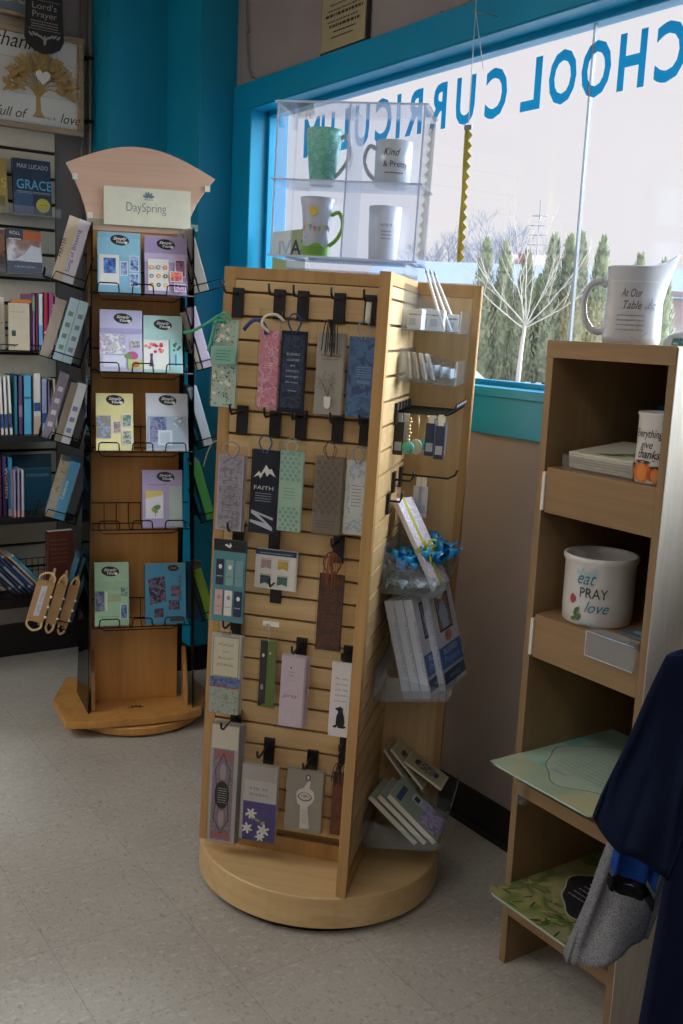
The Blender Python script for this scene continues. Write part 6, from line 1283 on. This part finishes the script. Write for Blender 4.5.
# ------------------------------------------------------------------ outdoors
def far(px, py, D):
    d = ray(px, py); k = D / math.hypot(d.x, d.y); return EYE + d * k
GZ = -.15
HD = far(555, 300, 1.0) - EYE; HD.z = 0; HD.normalize(); HR = Vector((HD.y, -HD.x, 0)); HA = math.atan2(HR.y, HR.x)
mb = MB(blotch('asphalt and thawing ground', ['#8d8e92', '#9b9ca0', '#a8a8ac', '#b9b9bd'], .6))
mb.box(XW + .15, 160, -60, 160, GZ - .3, GZ); tag(mb.build('ground'), kind='structure')
OUT = Frame(0, 0, math.degrees(HA))   # local y = straight out through the window, local x = to the right
def ol(px, py, D): return OUT.loc(px, py, y=D)
SNOW = flat('#e3e4ea', .8, name='snow')
a, b_ = ol(440, 380, 24.4), ol(700, 380, 24.4)
mb = MB(SNOW); 
rs = random.Random(4)
mb.grid(lambda u, v: (a.x - 4 + u * (b_.x - a.x + 10), -.9 + v * 3.2 + .15 * math.sin(u * 23), .11 * math.sin(v * PI) * (1 + .5 * math.sin(u * 31 + v * 4))), 60, 8)
o = mb.build('snow_bank', loc=OUT.world((0, 24.4, GZ)), rotz=OUT.a); tag(o, 'low strip of old snow on the ground before the cedar hedge', 'snow', kind='stuff')
LEAF = blotch('cedar foliage', ['#7f8c7c', '#95a188', '#aab595', '#b8bfa0'], 3.2, .9, dist=.6)
BARK = flat('#8b8078', .9, name='bark')
def cedar(px, pytop, D, w, label):
    p = ol(px, pytop, D); H = p.z - GZ; r = random.Random(int(px * 7)); mb = MB(LEAF)
    prof = lambda t: w * .58 * (1 - t) ** .6 * (1 if t > .12 else .8 + t * 1.6)
    mb.grid(lambda u, v: ((prof(v) * .8) * math.cos(u * 2 * PI), (prof(v) * .8) * math.sin(u * 2 * PI), .1 + v * (H - .2)), 10, 14, closed_u=True)
    vs, fs = [], []
    for i in range(1500):
        t = r.random() ** 1.15; a = r.uniform(0, 2 * PI); q = prof(t) * r.uniform(.72, 1.12) + .02; z = .08 + t * (H - .08)
        L = r.uniform(.09, .22); c = Vector((q * math.cos(a), q * math.sin(a), z)); s = Vector((-math.sin(a), math.cos(a), 0)) * L * .3
        tip = c + Vector((math.cos(a) * .35 * L, math.sin(a) * .35 * L, L)); n = len(vs); vs += [c - s, c + s, tip]; fs.append((n, n + 1, n + 2))
    mb.add(vs, fs, LEAF)
    t = thing('cedar_tree', label, 'tree', OUT, (p.x, p.y, GZ), 0, 'columnar cedars of the hedge outside')
    mb.build('foliage', t); m2 = MB(BARK); m2.tube([(0, 0, 0), (0, 0, H * .5)], [.06, .03], seg=6); m2.build('trunk', t)
cedar(487, 240, 33, .95, 'dark green cedar outside, leftmost of the hedge, above the spinner corner')
cedar(507, 243, 33.3, .95, 'dark green cedar directly behind the bare young tree outside')
cedar(528, 254, 33, .9, 'shorter cedar outside just right of the bare young tree')
cedar(541, 278, 33.6, .9, 'lowest cedar of the hedge, below the brick chimney')
cedar(555, 237, 33, .9, 'tall cedar outside just left of the joint in the window glass')
cedar(571, 236, 33.2, .8, 'tall narrow cedar outside right where the glass joint passes')
cedar(583, 236, 32.8, .8, 'narrow cedar outside just right of the glass joint')
cedar(604, 240, 33, .95, 'tall cedar outside rising above the handle of the pitcher')
cedar(622, 283, 33.5, .95, 'cedar outside hidden low behind the body of the pitcher')
cedar(641, 256, 34, .9, 'cedar outside whose tip shows over the middle of the pitcher rim')
cedar(665, 262, 33, 1.0, 'cedar outside right of the pitcher spout')
# bare young tree
p = ol(517, 385, 28); tz = ol(520, 247, 28).z - GZ
t = thing('bare_tree', 'slender pale leafless young tree standing before the cedar hedge outside', 'tree', OUT, (p.x, p.y, GZ))
BARKP = flat('#d8d3cc', .8, name='pale bark')
mb = MB(BARKP); r = random.Random(12)
k = 28 / FOC
mb.tube([(0, 0, 0), (.04, 0, 1.1), (.10, 0, 1.95)], [.075, .055, .045], seg=6); mb.build('trunk', t)
mb = MB(BARKP)
def branch(p, d, L, rad, dep):
    pts = [p]; q = p; dd = d.copy()
    for i in range(5):
        dd = (dd + Vector((r.uniform(-.12, .12), r.uniform(-.12, .12), .07))).normalized(); q = q + dd * L / 5; pts.append(q)
    mb.tube(pts, [rad * (1 - .12 * i) for i in range(6)], seg=4)
    if dep:
        for j in range(4):
            s = pts[2 + j % 4]; branch(s, (dd + Vector((r.uniform(-.75, .75), r.uniform(-.6, .6), r.uniform(0, .4)))).normalized(), L * r.uniform(.35, .6), rad * .5, dep - 1)
top = Vector((.10, 0, 1.9)); th = tz
for dx, dz, L in ((-.85, .75, 1.9), (-.5, 1, 2.1), (-.2, 1.1, 2.3), (.12, 1.2, 1.9), (.45, 1, 1.9), (.85, .8, 2.0), (1.1, .55, 1.8), (-1.1, .5, 1.5), (0, 1, 2.0)):
    branch(top + Vector((0, 0, r.uniform(-.3, .15))), Vector((dx, r.uniform(-.5, .5), dz)).normalized(), L, .026, 2)
mb.build('branches', t)
# buildings beyond the hedge
ROOFB = flat('#8fa3bd', .7, name='blue grey metal roof'); WALLP = flat('#c9b9b9', .8, name='pale stucco')
def block(name, label, px0, pyt, px1, D, depth, mat, roofm, rise=0):
    A, B = ol(px0, pyt, D), ol(px1, pyt, D); t = thing(name, label, 'building', OUT, (A.x, D, GZ)); H = A.z - GZ; w = B.x - A.x
    m1 = MB(mat); m1.box(0, w, 0, depth, 0, H * .72); m1.box(w * .4, w * .4 + 1, -.02, 0, .2, H * .35, flat('#7d8794', .5))
    m1.build('wall', t); m2 = MB(roofm)
    m2.add([(-.3, -.4, H * .66), (w + .3, -.4, H * .66), (w + .3, depth * .5, H), (-.3, depth * .5, H), (-.3, depth + .4, H * .66), (w + .3, depth + .4, H * .66)], [(0, 1, 2, 3), (3, 2, 5, 4), (0, 3, 4), (1, 5, 2)], roofm)
    m2.build('roof', t); return t
block('warehouse', 'long low warehouse with blue grey metal roof far beyond the cedar hedge', 360, 247, 800, 46, 16, WALLP, ROOFB)
t = block('house', 'distant house with pale snowy roof and red brick dormer behind the cedar tops', 515, 250, 560, 68, 7, flat('#b9a5a4', .8), flat('#cfc6cc', .7))
m2 = MB(flat('#a87f7c', .8, name='brick')); m2.box(.2, 1.1, .6, 3, 4.7, 6.75); m2.build('dormer', t)
# distant bare trees
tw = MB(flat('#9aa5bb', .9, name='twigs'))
def fartree(px, pyt, D, w, label, seed):
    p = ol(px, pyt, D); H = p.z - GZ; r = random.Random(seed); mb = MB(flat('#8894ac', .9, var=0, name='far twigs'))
    def br(p, d, L, rad, dep):
        q = p + d * L; mb.tube([p, (p + q) / 2 + Vector((r.uniform(-.05, .05) * L, 0, .04 * L)), q], [rad, rad * .8, rad * .55], seg=3, caps=False)
        if dep:
            for j in range(4): br(p + d * L * r.uniform(.45, 1), (d + Vector((r.uniform(-.9, .9), r.uniform(-.5, .5), r.uniform(-.15, .6)))).normalized(), L * r.uniform(.5, .72), rad * .55, dep - 1)
    br(Vector((0, 0, 0)), Vector((0, 0, 1)), H * .5, .13, 5)
    o = mb.build('bare_tree', loc=OUT.world((p.x, D, GZ)), rotz=OUT.a); tag(o, label, 'tree', 'distant bare trees beyond the warehouse')
fartree(448, 228, 82, 5, 'distant bare tree just left of the yellow wind spinner', 3)
fartree(478, 222, 97, 5, 'distant bare tree between the wind spinner and the cedars', 5)
fartree(505, 226, 112, 5, 'distant bare tree left of the radio mast', 8)
fartree(530, 232, 127, 5, 'distant bare tree right beside the radio mast base', 11)
# mast
p = ol(541, 200, 76); H = p.z - GZ
mb = MB(flat('#8a93a6', .6, var=0)); mb.tube([(0, 0, 0), (0, 0, H)], [.09, .03], seg=5)
for zz in (.72, .78, .84, .9): mb.tube([(-1.3 * (1.3 - zz), 0, H * zz), (1.3 * (1.3 - zz), 0, H * zz)], .04, seg=4)
tag(mb.build('radio_mast', loc=OUT.world((p.x, 76, GZ)), rotz=OUT.a), 'thin radio mast with crossbars on the far skyline', 'mast')
# parked car: white, seen past the right post of the spinner
cp = ol(505, 378, 10)
car = thing('car', 'white parked car outside, its end showing beside the spinner panel', 'car', OUT, (cp.x - 2.15, 10, GZ), .05)
CARW = flat('#e4e6ea', .25, .0, coat=.6, name='car paint', var=0); CG = flat('#5f7f96', .1, 0, .8, name='car glass', var=0)
mb = MB(CARW)
side = [(-2.1, .3), (-2.15, .75), (-1.9, .95), (-1.1, 1.02), (-.4, 1.42), (.9, 1.50), (1.45, 1.42), (1.8, 1.18), (2.02, 1.0), (2.12, .7), (2.1, .3)]
def carsec(u, v):
    n = len(side); f = u * (n - 1); i = min(int(f), n - 2); t = f - i; x = side[i][0] * (1 - t) + side[i + 1][0] * t; z = side[i][1] * (1 - t) + side[i + 1][1] * t
    return x, z
pts = [side[i] for i in range(len(side))]
mb.prism(pts, -.82, .82, 'y'); mb.build('body', car, bevel=.09)
mb = MB(CG); mb.prism([(-1.0, 1.0), (-.38, 1.34), (.85, 1.42), (1.36, 1.35), (1.66, 1.08), (1.66, 1.0)], -.835, .835, 'y'); mb.build('windows', car, bevel=.01)
mb = MB(CARW); mb.box(1.2, 1.42, -1.0, -.84, .98, 1.12); mb.build('mirror', car, bevel=.02)
for x in (-1.35, 1.35):
    for y in (-.8, .62):
        mb = MB(BLACK); mb.M = T(x, y, .32) @ Rx(-PI / 2); mb.lathe([(0, 0), (.2, 0), (.3, .0), (.33, .03), (.33, .15), (.3, .18), (0, .18)], seg=20); mb.build('wheel', car)
# ------------------------------------------------------------------ light
w = bpy.data.worlds.new('sky'); bpy.context.scene.world = w; w.use_nodes = True; nt = w.node_tree
bg = nt.nodes['Background']; tc = nt.nodes.new('ShaderNodeTexCoord'); sp = nt.nodes.new('ShaderNodeSeparateXYZ')
nt.links.new(tc.outputs['Generated'], sp.inputs[0])
r = ramp(nt, [(0.0, srgb('#c4c8d6')), (.08, srgb('#dcdade')), (.35, srgb('#dcdade')), (1, srgb('#d4d8e4'))]); nt.links.new(sp.outputs['Z'], r.inputs['Fac'])
nt.links.new(r.outputs['Color'], bg.inputs['Color']); bg.inputs['Strength'].default_value = SKY
sc = bpy.context.scene
sc.view_settings.view_transform = 'Standard'; sc.view_settings.look = 'None'; sc.view_settings.gamma = 1; sc.view_settings.use_curve_mapping = False
sc.view_settings.exposure = EXPO
sc.cycles.use_denoising = True; sc.cycles.max_bounces = 10; sc.cycles.diffuse_bounces = 5; sc.cycles.transparent_max_bounces = 40; sc.cycles.caustics_reflective = False; sc.cycles.caustics_refractive = False
sc.cycles.sample_clamp_indirect = 6

sl = bpy.data.lights.new('veiled_sun', 'SUN'); sl.energy = SUN; sl.angle = math.radians(60); sl.color = (.86, .94, 1.0)
so = bpy.data.objects.new('veiled_sun', sl); C.objects.link(so); so.rotation_euler = Vector((-.86, .28, -.42)).to_track_quat('-Z', 'Y').to_euler()
